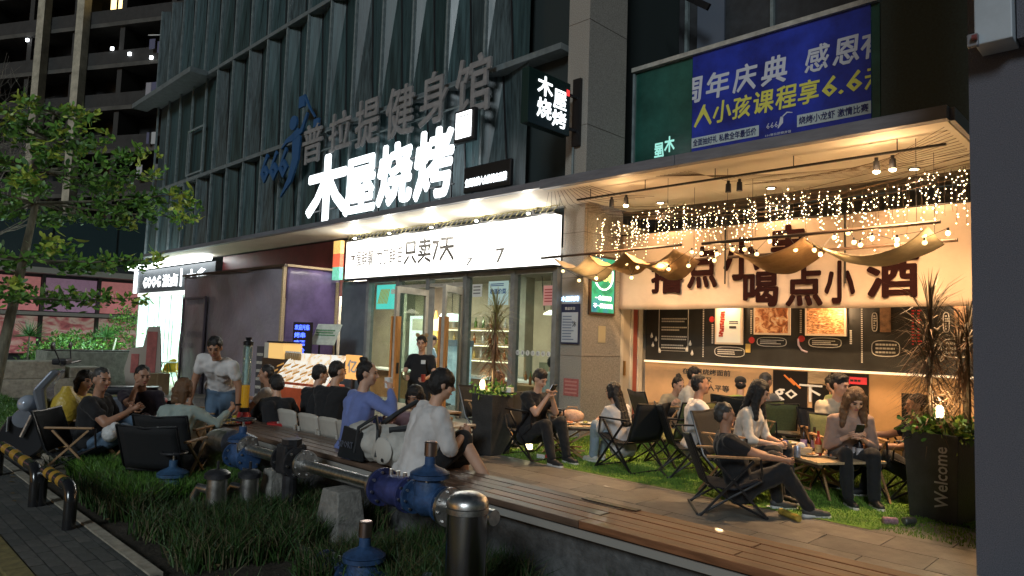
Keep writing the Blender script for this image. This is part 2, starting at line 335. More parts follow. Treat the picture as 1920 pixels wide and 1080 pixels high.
# pleated facade
Z = [(3.9,6.46),(6.58,9.86),(9.98,13.6)]
W = 1.15; xs = [-27.9+W*i for i in range(18)]
gmats = [glassg, mat('facade_glass_b',(.026,.052,.054),.33,noise=(5,.7),stretch=(3,3,.12),spec=.35), mat('facade_glass_c',(.048,.072,.078),.36,noise=(6,.7),stretch=(3,3,.25),spec=.35)]
for bi,(z0,z1) in enumerate(Z):
    n = 3 if bi == 0 else (2 if bi == 1 else 2)
    for ti in range(3):
        pass
    A = []; B = []; Cc = []
    for g in gmats:
        a = M().add([(0,-.12,z0),(.55,.10,z0),(.30,.10,z1),(0,-.12,z1)],[(0,1,2,3)]).mesh('glass_panel'); a.materials.append(g); A.append(a)
        b = M().add([(.55,.10,z0),(W,-.12,z0),(W,-.12,z1),(.30,.10,z1)],[(0,1,2,3)]).mesh('glass_panel'); b.materials.append(g); B.append(b)
        c_ = M().add([(0,.08,z0),(W,.08,z0),(W,.08,z1),(0,.08,z1)],[(0,1,2,3)]).mesh('glass_panel'); c_.materials.append(g); Cc.append(c_)
    mu = M().lim(-.028,.028,-.17,-.11,z0,z1).mesh('mullion'); mu.materials.append(mull)
    cr = M().bar((.55,.085,z0),(.30,.085,z1),.03,.03).mesh('seam'); cr.materials.append(black)
    for i,x in enumerate(xs):
        if x+W > -7.4: continue
        if bi == 1 and x < -23:
            link('glass_panel',random.choice(Cc),bld,(x,8.8,0)); link('mullion',mu,bld,(x,8.9,0))
        else:
            link('glass_panel',random.choice(A),bld,(x,8.8,0)); link('glass_panel',random.choice(B),bld,(x,8.8,0)); link('mullion',mu,bld,(x,8.8,0)); link('seam',cr,bld,(x,8.8,0))
M().lim(-27.8,-7.54,8.94,14,3.9,13.6).obj('facade_core',mat('facade_core',(.02,.03,.03),.8),bld)
for z,p in ((6.46,8.62),(9.86,8.62)):
    M().lim(-28.0,-7.55,p,8.93,z,z+.11).obj('ledge',mat('ledge_metal',(.15,.175,.18),.45,noise=(5,.25)),bld)
M().lim(-28.6,-22.9,8.05,8.59,9.80,9.97).obj('ledge',mat('ledge_metal'),bld)
for x0,x1,z0,z1 in ((-24.6,-23.2,6.7,8.3),):      # open casement in the flat bay
    m = M(); t = .06
    m.lim(x0,x1,8.72,8.78,z0,z0+t); m.lim(x0,x1,8.72,8.78,z1-t,z1); m.lim(x0,x0+t,8.72,8.78,z0+t,z1-t); m.lim(x1-t,x1,8.72,8.78,z0+t,z1-t); m.obj('window_frame',mull,bld)
# near column on the right of frame
pil = thing('concrete_pillar','dark rough rendered pillar filling the right edge of the picture','pillar')
M().lim(-1.12,.3,5.75,6.4,-.2,12).obj('shaft',darkgran,pil)
wb = thing('equipment_box','pale grey metal box fixed high on the dark near pillar','box',(-1.03,5.6,3.62))
M().lim(0,.215,-.12,.13,0,1.6).obj('casing',mat('pale_casing',(.42,.47,.52),.5,noise=(4,.1)),wb,bevel=.008)
M().lim(.225,.5,-.02,.14,.02,1.6).obj('back_panel',darkgran,wb)
M().lim(-.035,.03,-.17,-.125,-.02,.07).obj('bracket',mat('bracket_grey',(.2,.2,.22),.5),wb,bevel=.008); M().cyl((0,-.19,.03),(.03,-.19,.03),.02).obj('bolt',mat('bolt_red',(.2,.05,.05),.5),wb)
# ================================================================== shopfront of the grill restaurant
lit = mat('lit_board',(.9,.9,.88),.5,emit=(1,.985,.93),es=1.8)
ltr = mat('lit_letter',(.9,.95,1),.4,emit=(.90,.97,1),es=2.0)
ink = mat('dark_ink',(.05,.045,.045),.5)
inkg = mat('grey_ink',(.13,.12,.12),.5)
wht = mat('white_print',(.75,.75,.72),.5)
sb = thing('shop_sign_board','long glowing white signboard under the canopy reading 只卖7天','sign')
M().lim(-13.95,-7.56,8.62,8.78,2.77,3.62).obj('lightbox',[lit],sb)
M().lim(-13.99,-7.55,8.60,8.79,3.622,3.66).obj('frame_rail',black,sb); M().lim(-13.99,-7.55,8.60,8.79,2.735,2.768).obj('frame_rail',black,sb)
text('木屋鲜靓',sb,inkg,-13.75,-12.85,3.04,3.38,8.618,bold=.012); text('为了鲜活',sb,inkg,-12.72,-11.78,3.03,3.38,8.618,bold=.012)
text('只卖7天',sb,ink,-11.72,-10.12,2.98,3.5,8.618,bold=.018)
text('7',sb,inkg,-9.78,-9.58,2.86,3.0,8.618); text('7',sb,inkg,-8.96,-8.74,2.87,3.13,8.618,bold=.01)
M().lim(-10.0,-9.86,8.612,8.618,2.9,3.05).obj('print_patch',mat('patch_a',(.75,.7,.4),.6,emit=(1,.9,.6),es=1.5),sb)
M().lim(-9.5,-9.36,8.612,8.618,2.9,3.05).obj('print_patch',mat('patch_b',(.8,.5,.3),.6,emit=(1,.7,.5),es=1.5),sb)
se = thing('side_light_box','narrow yellow red and green light box at the left end of the white signboard','sign')
for z0,z1,c in ((3.36,3.66,(.8,.5,.15)),(3.05,3.355,(.7,.12,.06)),(2.75,3.045,(.15,.5,.35))):
    M().lim(-14.32,-14.02,8.5,8.6,z0,z1).obj('panel',mat('sidebox%.1f'%z0,c,.5,emit=c,es=.9,noise=(16,.5)),se)
gp = struct('sign_gap_truss', M(), black, bld); m = M()
for i in range(44): x = -14+i*.147; m.bar((x,8.66,3.66),(x+.13,8.66,3.77),.012,.012)
m.lim(-14,-7.55,8.65,8.67,3.765,3.777); m.obj('truss',mat('truss_gold',(.32,.28,.12),.5),bld)
for i,x in enumerate((-13.3,-12.0,-10.6,-9.3,-8.0)):
    t = thing('sign_spotlight','small black spotlight on the rim above the white signboard, %s along it'%('first second third fourth last'.split()[i]),'spotlight',(x,8.55,3.66),0,'spotlights above the signboard')
    M().cyl((0,0,0),(0,0,.06),.035).obj('body',black,t); M().bar((0,0,.05),(0,-.12,.0),.015,.015).obj('arm',black,t); M().ell((0,-.13,-.02),(.035,.035,.02)).obj('lamp',mat('sign_lamp_glow',(1,1,.95),.4,emit=(1,.97,.85),es=8,nolight=True),t,True)
    l = bpy.data.lights.new('sign_light','POINT'); l.energy = 26; l.color = (1,.96,.84); l.shadow_soft_size = .06; lo = bpy.data.objects.new('sign_light',l); COL.objects.link(lo); lo.parent = t; lo.location = (0,-.16,-.05)
# main illuminated letters on frame above canopy
ms = thing('illuminated_letters_sign','large white illuminated channel letters 木屋烧烤 above the canopy edge','sign')
for ch,(x0,x1,z0,z1) in zip('木屋烧烤',((-15.30,-13.50,4.08,5.70),(-13.62,-12.40,4.12,5.42),(-12.33,-11.12,4.18,5.50),(-11.04,-9.86,4.16,5.56))):
    text(ch,ms,ltr,x0,x1,z0,z1,8.30,depth=.04,bold=.032,res=2,name='letter')
for z in (4.4,5.1): M().bar((-15.2,8.36,z),(-9.9,8.36,z),.03,.03).obj('rail',black,ms)
for x in (-14.8,-12.4,-10.0): M().bar((x,8.38,3.9),(x,8.38,5.1),.03,.03).obj('post',black,ms)
q = thing('square_light_sign','small white square light box beside the top of the big letters','sign')
M().lim(-9.85,-9.28,8.26,8.36,5.12,5.74).obj('casing',black,q,bevel=.02); M().lim(-9.78,-9.36,8.245,8.259,5.2,5.69).obj('face',mat('sq_face',(.9,.9,.9),.4,emit=(.95,.98,1),es=3),q)
M().lim(-9.72,-9.42,8.238,8.243,5.6,5.62).obj('print_line',inkg,q)
q = thing('slogan_light_bar','thin black bar sign with one row of small white lit characters','sign')
M().lim(-9.52,-8.30,8.26,8.34,4.14,4.62).obj('casing',black,q,bevel=.02)
text('全国连锁大众烧烤店品牌',q,ltr,-9.46,-8.38,4.24,4.40,8.255,depth=.01,bold=.02)
for x in (-9.3,-8.45): M().bar((x,8.3,3.9),(x,8.3,4.14),.03,.03).obj('post',black,q)
gs = thing('gym_letters_sign','unlit grey metal letters 普拉提健身馆 fixed to the glass facade','sign')
gm = mat('letter_metal',(.27,.26,.26),.5,noise=(6,.2))
for ch,r in zip('普拉提健身馆',((-15.86,-14.90,5.66,6.66),(-14.60,-13.64,5.76,6.70),(-13.46,-12.52,5.68,6.76),(-12.28,-11.30,5.66,6.76),(-11.12,-10.22,5.70,6.78),(-10.00,-9.02,5.66,6.80))):
    text(ch,gs,gm,*r,8.42,depth=.05,bold=.018,res=2,name='letter')
for z in (5.95,6.4): M().bar((-15.8,8.5,z),(-9.1,8.5,z),.03,.03).obj('rail',mull,gs)
g6 = thing('gym_logo','dark blue leaping figure logo with digits 666 on the facade','sign')
bl = mat('logo_blue',(.03,.10,.24),.4)
text('666',g6,bl,-18.1,-16.55,5.5,6.3,8.42,depth=.06,bold=.03,name='digits')
m = M(); m.lathe([(.19,0),(.19,.05)],(-16.35,8.40,6.86),16,(0,-1,0)); m.obj('head',bl,g6)
m = M()
def ribbon(m,pts,ws,y,t=.05):
    L = []; Rr = []
    for i,p in enumerate(pts):
        a = Vector(pts[max(i-1,0)]); b = Vector(pts[min(i+1,len(pts)-1)]); d = (b-a).normalized(); nrm = Vector((-d.y,d.x))*ws[i]/2
        L.append(Vector(p)+nrm); Rr.append(Vector(p)-nrm)
    n = len(pts); v = [(p.x,y,p.y) for p in L]+[(p.x,y,p.y) for p in Rr]+[(p.x,y+t,p.y) for p in L]+[(p.x,y+t,p.y) for p in Rr]
    f = []
    for i in range(n-1): f += [(i,i+1,n+i+1,n+i),(2*n+i,3*n+i,3*n+i+1,2*n+i+1),(i,2*n+i,2*n+i+1,i+1),(n+i,n+i+1,3*n+i+1,3*n+i)]
    m.add(v,f)
ribbon(m,[(-16.9,5.0),(-16.45,5.4),(-16.2,5.9),(-16.2,6.4),(-16.3,6.65)],[.02,.22,.34,.42,.3],8.38)
ribbon(m,[(-16.3,6.5),(-15.95,6.6),(-15.7,7.0)],[.18,.14,.08],8.375); ribbon(m,[(-16.35,6.5),(-16.7,6.45),(-16.95,6.3)],[.2,.12,.04],8.37); m.obj('body',bl,g6)
m = M(); ribbon(m,[(-15.9,7.5),(-15.6,7.1),(-15.3,6.8)],[.06,.05,.04],8.37); m.lim(-16.15,-15.85,8.37,8.42,7.2,7.5); m.lim(-15.35,-15.1,8.37,8.42,6.55,6.75); m.obj('hammer',bl,g6)
# projecting blade sign
bs = thing('projecting_sign','black double sided blade sign with white 木屋烧烤 characters bracketed to the column','sign')
M().lim(-7.36,-7.205,7.5,8.5,4.84,5.72).obj('casing',mat('sign_black',(.01,.03,.025),.25),bs,bevel=.01)
for ch,r in zip('木屋烧烤',((7.70,8.06,5.34,5.66),(8.08,8.40,5.22,5.54),(7.70,8.04,4.98,5.30),(8.06,8.40,4.92,5.20))):
    text(ch,bs,mat('blade_letter',(.9,.95,1),.4,emit=(.92,.98,1),es=1.6),*r,-7.203,'x',depth=.008,bold=.022,res=2,name='letter')
    text(ch,bs,MATS['blade_letter'],r[1],r[0],r[2],r[3],-7.363,'x',depth=-.008,bold=.035,name='letter')
M().lim(-7.204,-7.198,8.40,8.47,5.50,5.60).obj('seal',mat('red_seal',(.6,.02,.02),.5,emit=(1,.05,.05),es=1),bs)
for z in (4.98,5.55): M().lim(-7.30,-7.26,8.5,8.74,z,z+.04).obj('bracket',black,bs)
M().lim(-7.36,-7.2,8.74,8.795,4.75,5.9).obj('wall_plate',black,bs)
M().cyl((-7.34,8.76,3.9),(-7.34,8.76,4.74),.02).obj('cable_conduit',mull,bs)
# blue banner on green glass
bb = thing('blue_banner','big blue gym promotion banner with white and yellow Chinese lettering','banner')
cl = (-5.88,-3.11); yb = 10.075
M().lim(cl[0],cl[1],yb,yb+.02,4.0,6.42).obj('sheet',mat('banner_blue',(.010,.03,.33),.45,noise=(1.6,.5),bump=(2.2,.7)),bb)
wl = mat('banner_white',(.62,.64,.72),.5); yl = mat('banner_yellow',(.75,.70,.12),.5); dkb = mat('banner_navy',(.01,.02,.12),.5)
for s_,x,wd,z0 in (('周',-6.22,.62,5.60),('年',-5.56,.55,5.58),('庆',-4.96,.52,5.62),('典',-4.40,.52,5.62),('感',-3.74,.0,0)): 
    pass
row = '周年庆典'; xx = -6.10
for i,ch in enumerate(row): text(ch,bb,wl,xx+i*.47,xx+i*.47+.41,5.52,5.96,yb-.004,clip=cl,bold=.025,shear=.1,name='letter')
for ch,x in (('感',-4.02),('恩',-3.62),('有',-3.24)): text(ch,bb,wl,x,x+.36,5.56,5.96,yb-.004,clip=cl,bold=.022,shear=.1,name='letter')
for ch,x in zip('人小孩课程享',(-5.84,-5.50,-5.16,-4.81,-4.46,-4.12)): text(ch,bb,yl,x,x+.32,5.10,5.46,yb-.004,clip=cl,bold=.022,shear=.1,name='letter')
text('6.6',bb,yl,-3.77,-3.22,5.14,5.44,yb-.004,bold=.02,shear=.1); text('元',bb,yl,-3.19,-2.85,5.12,5.42,yb-.004,clip=cl,bold=.02,name='letter')
pb = mat('banner_pale',(.50,.58,.60),.5)
M().lim(-5.88,-4.72,yb-.006,yb-.002,4.76,4.93).obj('caption_strip',pb,bb); text('全面抽好礼 私教全年最低价',bb,dkb,-5.85,-4.76,4.785,4.905,yb-.01,bold=.015)
M().lim(-4.13,-3.11,yb-.006,yb-.002,4.78,4.96).obj('caption_strip',pb,bb); text('烧烤小龙虾 激情比赛',bb,dkb,-4.10,-3.14,4.81,4.93,yb-.01,bold=.015)
text('666',bb,wl,-4.60,-4.42,4.84,4.93,yb-.004); m = M(); ribbon(m,[(-4.42,4.82),(-4.37,4.90),(-4.36,4.99)],[.01,.06,.04],yb-.006,.003); ribbon(m,[(-4.36,4.98),(-4.28,5.04),(-4.2,5.02)],[.02,.02,.01],yb-.006,.003); m.obj('figure_print',wl,bb)
text('666普拉提健身馆',bb,wl,-4.62,-4.22,4.72,4.76,yb-.004)
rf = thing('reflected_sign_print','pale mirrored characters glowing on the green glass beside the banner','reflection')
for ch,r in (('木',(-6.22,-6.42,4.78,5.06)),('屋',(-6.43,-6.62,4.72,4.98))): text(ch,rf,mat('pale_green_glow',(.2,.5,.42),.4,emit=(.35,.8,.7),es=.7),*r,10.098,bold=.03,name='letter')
# ------------------------------------------------------------------ glazing & doors
gz = thing('shop_window_wall','glazed shopfront of the grill restaurant with grey metal frames','window wall')
frm = mat('front_frame',(.20,.21,.21),.4,noise=(6,.2)); frl = mat('front_frame_light',(.42,.39,.33),.4,noise=(6,.2))
M().lim(-14.30,-13.22,8.78,8.86,-.2,2.72).obj('metal_panel',mat('grey_panel',(.11,.135,.15),.4,noise=(2,.25)),gz)
for x in (-13.16,-12.05,-11.03,-9.90,-8.62,-7.62): M().lim(x-.05,x+.05,8.72,8.88,-.2,2.74).obj('mullion',frm,gz)
M().lim(-13.2,-7.6,8.74,8.86,2.66,2.735).obj('head_rail',frm,gz); M().lim(-12.0,-9.95,8.74,8.86,2.5,2.57).obj('transom',frl,gz)
for x0,x1 in ((-13.1,-12.11),(-12.0,-11.08),(-9.84,-8.68),(-8.56,-7.68)):
    M().lim(x0,x1,8.80,8.812,-.15,2.655).obj('pane',pane,gz); M().lim(x0,x1,8.74,8.86,-.2,-.14).obj('sill',frm,gz)
M().lim(-11.99,-9.96,8.80,8.812,2.575,2.655).obj('pane',pane,gz)
def door(label, hx, wd, ang, flip):
    t = thing('glass_door',label,'door',(hx,8.72,-.18),ang,'open glass shop doors'); s = -1 if flip else 1
    for a,b,c_,d in ((0,.09,0,2.62),(wd-.09,wd,0,2.62)): M().lim(s*a,s*b,-.03,.03,c_,d).obj('stile',frl,t)
    M().lim(s*.09,s*(wd-.09),-.03,.03,2.50,2.62).obj('rail',frl,t); M().lim(s*.09,s*(wd-.09),-.03,.03,0,.12).obj('rail',frl,t)
    M().lim(s*.09,s*(wd-.09),-.008,.008,.12,2.50).obj('pane',pane,t)
    h = M().lim(s*(wd-.10),s*(wd+.02),-.075,-.034,.25,2.05).lim(s*(wd-.10),s*(wd+.02),.034,.075,.25,2.05); o = h.obj('wooden_handle',mat('handle_wood',(.50,.22,.06),.4,noise=(8,.3),stretch=(3,3,.4)),t)
    M().lim(s*(wd-.07),s*(wd-.01),.076,.085,.98,1.18).obj('lock_plate',black,o)
door('left glass door leaf swung fully outward with tall wooden handle plate',-11.0,1.0,R(-75),False)
door('right glass door leaf swung wide open beside the waitress',-9.95,1.0,R(-60),False)
# pane stickers, posters, screens
pst = lambda nm,lb,x0,x1,z0,z1,y,mt,ct='poster': (lambda t:(M().lim(x0,x1,y,y+.008,z0,z1).obj('sheet',mt,t),t)[1])(thing(nm,lb,ct))
t = pst('menu_screen','cyan lit menu screen with grilled skewers behind the left pane',-13.06,-12.14,2.08,2.62,8.90,mat('screen_cyan',(.1,.5,.45),.4,emit=(.12,.75,.68),es=.9),'screen')
m = M()
for i in range(7): m.bar((-12.98+i*.055,8.895,2.2),(-12.86+i*.05,8.895,2.52),.035,.006)
m.obj('skewer_print',mat('skewer_print',(.4,.3,.05),.5,emit=(.6,.4,.05),es=.5),t); text('串',t,mat('screen_red',(.7,.1,.1),.5,emit=(.8,.1,.1),es=.6),-12.5,-12.36,2.4,2.52,8.893)
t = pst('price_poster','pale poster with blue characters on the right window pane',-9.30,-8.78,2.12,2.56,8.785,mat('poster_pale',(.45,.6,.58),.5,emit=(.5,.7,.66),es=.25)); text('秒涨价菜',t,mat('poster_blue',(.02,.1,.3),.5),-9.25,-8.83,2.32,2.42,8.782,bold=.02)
for z in (2.47,2.5): M().lim(-9.24,-8.9,8.78,8.784,z,z+.015).obj('print_line',mat('poster_blue'),t)
t = pst('notice_sheet','small white notice taped left of the price poster',-9.74,-9.48,2.28,2.52,8.785,wht)
for z in (2.34,2.4,2.46): M().lim(-9.71,-9.52,8.78,8.784,z,z+.02).obj('print_line',inkg,t)
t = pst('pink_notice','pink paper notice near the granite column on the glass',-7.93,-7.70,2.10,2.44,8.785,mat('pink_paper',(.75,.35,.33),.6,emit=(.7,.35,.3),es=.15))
for i in range(5): M().lim(-7.90,-7.73,8.78,8.784,2.16+i*.05,2.18+i*.05).obj('print_line',mat('pink_ink',(.5,.08,.08),.5),t)
for i in range(8):
    t = thing('round_window_sticker','white round sticker, %s in the row on the right pane'%('first second third fourth fifth sixth seventh eighth'.split()[i]),'sticker',(-8.50+i*.12,8.79,1.28),0,'round stickers on the glass')
    M().lathe([(.045,0),(.045,.004)],(0,0,0),14,(0,-1,0)).obj('disc',wht,t); text('NATURALS'[i],t,inkg,-.02,.02,-.025,.025,-.006)
bn = thing('notice_board','framed blue and white notice board on the column front','board')
M().lim(-7.50,-7.12,8.765,8.797,1.46,2.12).obj('frame',mat('board_navy',(.02,.03,.08),.4),bn)
M().lim(-7.48,-7.14,8.758,8.764,1.49,1.98).obj('sheet',mat('board_sheet',(.45,.50,.56),.5),bn)
text('食品安全',bn,wht,-7.42,-7.2,2.02,2.07,8.762)
for i in range(9): M().lim(-7.46,-7.27+.05*(i%3==0),8.754,8.757,1.53+i*.047,1.545+i*.047).obj('print_line',mat('board_ink',(.12,.16,.25),.5),bn)
text('沐',bn,ink,-7.25,-7.17,1.74,1.84,8.757)
nl = thing('small_neon_sign','small pale blue glowing characters above the notice board','sign'); text('木屋烧烤',nl,mat('neon_blue',(.5,.7,1),.4,emit=(.45,.7,1),es=2.2),-7.52,-7.14,2.16,2.25,8.78,depth=.01,bold=.02)
rn = pst('red_notice','faded red notice low on the column front',-7.43,-7.12,.62,.90,8.79,mat('faded_red',(.42,.12,.11),.7,noise=(14,.3)))
for i in range(4): M().lim(-7.40,-7.15,8.785,8.789,.66+i*.06,.685+i*.06).obj('print_line',mat('faded_pink',(.55,.25,.22),.7),rn)
# LED poster on lit column side
lp = thing('led_poster','glowing green LED poster with Chinese slogan on the yellow lit column side','poster')
M().lim(-7.075,-7.035,8.93,9.62,1.96,2.95).obj('frame',darkwood,lp)
M().lim(-7.034,-7.030,8.97,9.58,2.0,2.91).obj('screen',foodmat('led_green',[(.01,.12,.06),(.02,.3,.14),(.03,.2,.25),(.01,.06,.12)],2.2,0,.9),lp)
gw = mat('led_white',(.9,.9,.9),.4,emit=(1,1,.95),es=2.0); gy = mat('led_yellow',(.9,.8,.2),.4,emit=(1,.8,.2),es=1.6)
for s_,r in (('我们卖的',(9.06,9.46,2.68,2.80)),('烧烤',(9.16,9.50,2.52,2.66)),('一串的烧烤',(9.06,9.50,2.20,2.28)),('不一样的享受',(9.02,9.54,2.07,2.15))): text(s_,lp,gy if s_ == '烧烤' else gw,*r,-7.03,'x',depth=.004,bold=.025)
m = M(); m.tube([(-7.028,9.28+.25*math.cos(a),2.62+.24*math.sin(a)) for a in [2.4+.32*i for i in range(16)]],.014,5); m.obj('ring_print',gw,lp)
cs = thing('small_code_sticker','small pale sticker below the LED poster on the column','sticker'); M().lim(-7.078,-7.072,9.22,9.42,1.50,1.78).obj('sheet',mat('sticker_tan',(.55,.46,.28),.6),cs)
# ------------------------------------------------------------------ interior
it = thing('restaurant_interior','warm lit restaurant room behind the glass shopfront','interior')
iw = mat('interior_wall',(.6,.52,.4),.7,noise=(2,.15))
M().lim(-21,-7.15,12.9,13.0,-.2,3.6).obj('back_wall',iw,it); M().lim(-21.1,-21,8.95,13,-.2,3.6).obj('end_wall',iw,it); M().lim(-7.25,-7.15,9.9,12.9,-.2,3.6).obj('end_wall',iw,it)
M().lim(-21,-7.15,8.95,13,3.0,3.1).obj('ceiling',mat('interior_ceiling',(.2,.19,.17),.8),it); M().lim(-21,-7.15,8.85,12.9,-.24,-.19).obj('floor',mat('interior_floor',(.25,.22,.18),.3,noise=(3,.2)),it)
M().lim(-16.8,-10.4,11.2,11.7,-.19,.55).obj('counter',mat('counter_front',(.35,.18,.08),.5,noise=(5,.3)),it); M().lim(-16.85,-10.35,11.15,11.75,.555,.6).obj('counter_top',white,it)
for z in (.95,1.35,1.75): M().lim(-15.2,-12.2,12.5,12.85,z,z+.03).obj('shelf',lightwood,it)
for z in (.93,1.33,1.73): M().lim(-15.2,-12.2,12.48,12.5,z-.03,z+.0).obj('shelf_light',mat('shelf_light',(1,.9,.7),.5,emit=(1,.85,.55),es=2.0),it)
M().lim(-15.25,-12.15,12.86,12.89,.9,2.1).obj('shelf_back',mat('shelf_back',(.45,.40,.30),.5,noise=(4,.3)),it)
M().lim(-15.1,-14.45,11.4,11.6,.6,2.05).obj('lit_display',mat('lit_display',(.8,.8,.85),.4,emit=(.95,.93,.95),es=1.1),it)
M().lim(-13.0,-12.3,10.9,11.15,-.19,1.3).obj('drinks_fridge',mat('fridge_glow',(.3,.42,.48),.3,emit=(.5,.68,.75),es=.35,noise=(5,.5)),it); M().lim(-13.05,-12.25,10.86,11.16,1.3,1.45).obj('fridge_header',mat('fridge_header',(.1,.14,.2),.4),it)
M().lim(-14.4,-13.3,10.95,11.0,1.66,1.95).obj('price_strip',mat('price_strip',(.6,.55,.45),.5,emit=(1,.85,.6),es=.35),it)
for x,wd in ((-16.2,.25),(-11.6,.3),(-9.0,.12)): M().lim(x,x+wd,11.9,12.2,-.19,3.0).obj('interior_column',mat('interior_column',(.34,.33,.28),.6,noise=(3,.2)),it)
M().lim(-10.9,-8.0,12.0,12.1,-.19,1.0).obj('low_partition',mat('partition_olive',(.14,.14,.09),.6,noise=(3,.3)),it)
M().lim(-11.2,-7.3,12.80,12.89,1.9,3.0).obj('dark_upper_panel',mat('dark_green_panel',(.05,.08,.055),.5,noise=(2,.4)),it)
for i in range(7): M().lim(-19.6+i*.5,-19.3+i*.5,10.2,10.35,-.19,3.0).obj('partition_slat',frl,it)
for i in range(5): M().bar((-10.8+i*.55,11.9,3.0),(-10.7+i*.55,11.9,2.2+.15*(i%2)),.02,.02).obj('hanging_rod',black,it)
for i,(x,y) in enumerate(((-9.9,10.8),(-9.0,11.2),(-10.6,11.4))):
    t = thing('dining_table','dark dining table inside behind the right window, %s'%('nearest the planter plant,nearest the column,rearmost'.split(',')[i]),'table',(x,y,-.19),0,'dining tables inside'); M().lim(-.35,.35,-.3,.3,.72,.75).obj('tabletop',wood,t); M().cyl((0,0,0),(0,0,.72),.04).obj('leg',black,t)
    for k in range(3): q = thing('bottle','green bottle on the indoor dining table, %s of table %s'%('left middle right'.split()[k],'ABC'[i]) if False else ('%s bottle on the indoor table %s'%(('brown','green','clear')[k],('by the plant','by the column','at the rear')[i])),'bottle',(x-.15+k*.15,y,.56)); M().lathe([(.03,0),(.033,.15),(.012,.2),(.012,.25)],(0,0,0),8).obj('glass',mat('ib_%d'%k,((.2,.08,.03),(.05,.2,.06),(.5,.5,.45))[k],.2),q,True)
nmb = ['leftmost','second','third','fourth','fifth','sixth','seventh','eighth','ninth','rightmost']
for r_,z in enumerate((.98,1.38,1.78)):
    for i in range(10):
        t = thing('bottle','%s bottle on the %s back shelf behind the counter'%(nmb[i],('lowest lit','middle lit','top lit')[r_]),'bottle',(-15.0+i*.29+random.uniform(-.04,.04),12.65,z),0,'bottles on the back shelves')
        c = random.choice([(.1,.2,.05),(.35,.12,.03),(.5,.35,.1),(.5,.5,.5)]); h_ = random.uniform(.8,1.15); M().lathe([(.04,0),(.042,.16*h_),(.015,.2*h_),(.015,.28*h_)],(0,0,0),8).obj('glass',mat('bottle%.2f%.2f'%(c[0],c[1]),c,.2),t,True)
pl_ = thing('pendant_lamp','white trapezoid pendant lamp glowing inside the doorway','lamp',(-12.2,10.4,1.88)); M().lathe([(.30,0),(.32,.05),(.26,.16),(.03,.18)],(0,0,0),24).obj('shade',mat('pendant_glow',(.9,.95,.9),.4,emit=(.9,1,.95),es=2.0),pl_,True); M().cyl((0,0,.18),(0,0,1.1),.008).obj('cord',black,pl_)
pl_ = thing('pendant_lamp','small dish lamp glowing behind the right window','lamp',(-9.7,11.0,2.05)); M().lathe([(.16,0),(.15,.03),(.03,.10)],(0,0,0),20).obj('shade',mat('pendant_warm',(.9,.9,.8),.4,emit=(1,.95,.75),es=2.2),pl_,True); M().cyl((0,0,.1),(0,0,.94),.008).obj('cord',black,pl_)
for i,(x,y,e_) in enumerate(((-16.5,10.6,130),(-13.2,10.4,120),(-10.0,10.3,45))):
    t = thing('ceiling_panel','flat ceiling light inside the restaurant, %s from the door side'%('first second third'.split()[i]),'light',(x,y,2.98),0,'restaurant ceiling lights')
    M().box((0,0,0),(1.2,.3,.03)).obj('diffuser',mat('ceiling_glow',(.9,.9,.85),.5,emit=(1,.93,.78),es=4,nolight=True),t)
    l = bpy.data.lights.new('panel_light','AREA'); l.energy = e_; l.color = (1,.88,.68); l.size = 1.2; l.size_y = .3; l.shape = 'RECTANGLE'; lo = bpy.data.objects.new('panel_light',l); COL.objects.link(lo); lo.parent = t; lo.location = (0,0,-.03)
tri = thing('gold_cone_ornament','gold tree shaped ornament standing on the counter','ornament',(-14.0,11.4,.6)); M().lathe([(.42,0),(.02,1.6)],(0,0,0),14).obj('cone',mat('gold_cone',(.5,.35,.08),.4,noise=(12,.4)),tri)
# ================================================================== mural wall with seats
mw = thing('mural_wall','black chalkboard style mural wall over an orange lit dado','wall')
M().lim(-7.06,0,10.6,10.8,1.225,3.75).obj('mural',mat('mural_black',(.018,.019,.019),.5,noise=(3,.4)),mw)
M().lim(-7.06,0,10.6,10.8,-.01,1.19).obj('dado',mat('dado',(.66,.40,.20),.6,noise=(2,.12)),mw)
M().lim(-7.05,0,10.55,10.62,1.19,1.22).obj('lit_ledge',mat('lit_ledge',(.85,.75,.6),.5,emit=(1,.72,.42),es=1.2),mw)
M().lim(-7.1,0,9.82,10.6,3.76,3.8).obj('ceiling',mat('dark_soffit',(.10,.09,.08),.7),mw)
chalk = mat('chalk',(.62,.60,.55),.7); redp = mat('print_red',(.6,.04,.04),.5)
def bars(parent,x0,x1,z0,z1,rows,mt,y=10.592,seed=0,name='print_line'):
    rg = random.Random(seed); m = M(); h = (z1-z0)/rows
    for r in range(rows):
        x = x0; end = x1-(x1-x0)*rg.choice((0,.1,.3))
        while x < end: 
            w_ = rg.uniform(.5,.8)*h; m.lim(x,min(x+w_,end+.01),y,y+.004,z1-(r+.75)*h,z1-(r+.25)*h); x += w_+h*.16
    return m.obj(name,mt,parent)
def frame_line(parent,pts,r,mt,y=10.59): M().tube([(x,y,z) for x,z in pts],r,5).obj('chalk_line',mt,parent)
ROW = lambda cx,cz,a,b,n=20:[(cx+a*math.copysign(abs(math.cos(t))**.6,math.cos(t)),cz+b*math.copysign(abs(math.sin(t))**.6,math.sin(t))) for t in [2*math.pi*i/n for i in range(n+1)]]
frame_line(mw,[(-6.78,2.12),(-6.78,1.40),(-6.20,1.40),(-6.20,2.12)],.006,chalk)
for z in (1.98,1.83,1.67,1.52): bars(mw,-6.73,-6.24,z-.09,z,2,chalk,seed=int(z*100))
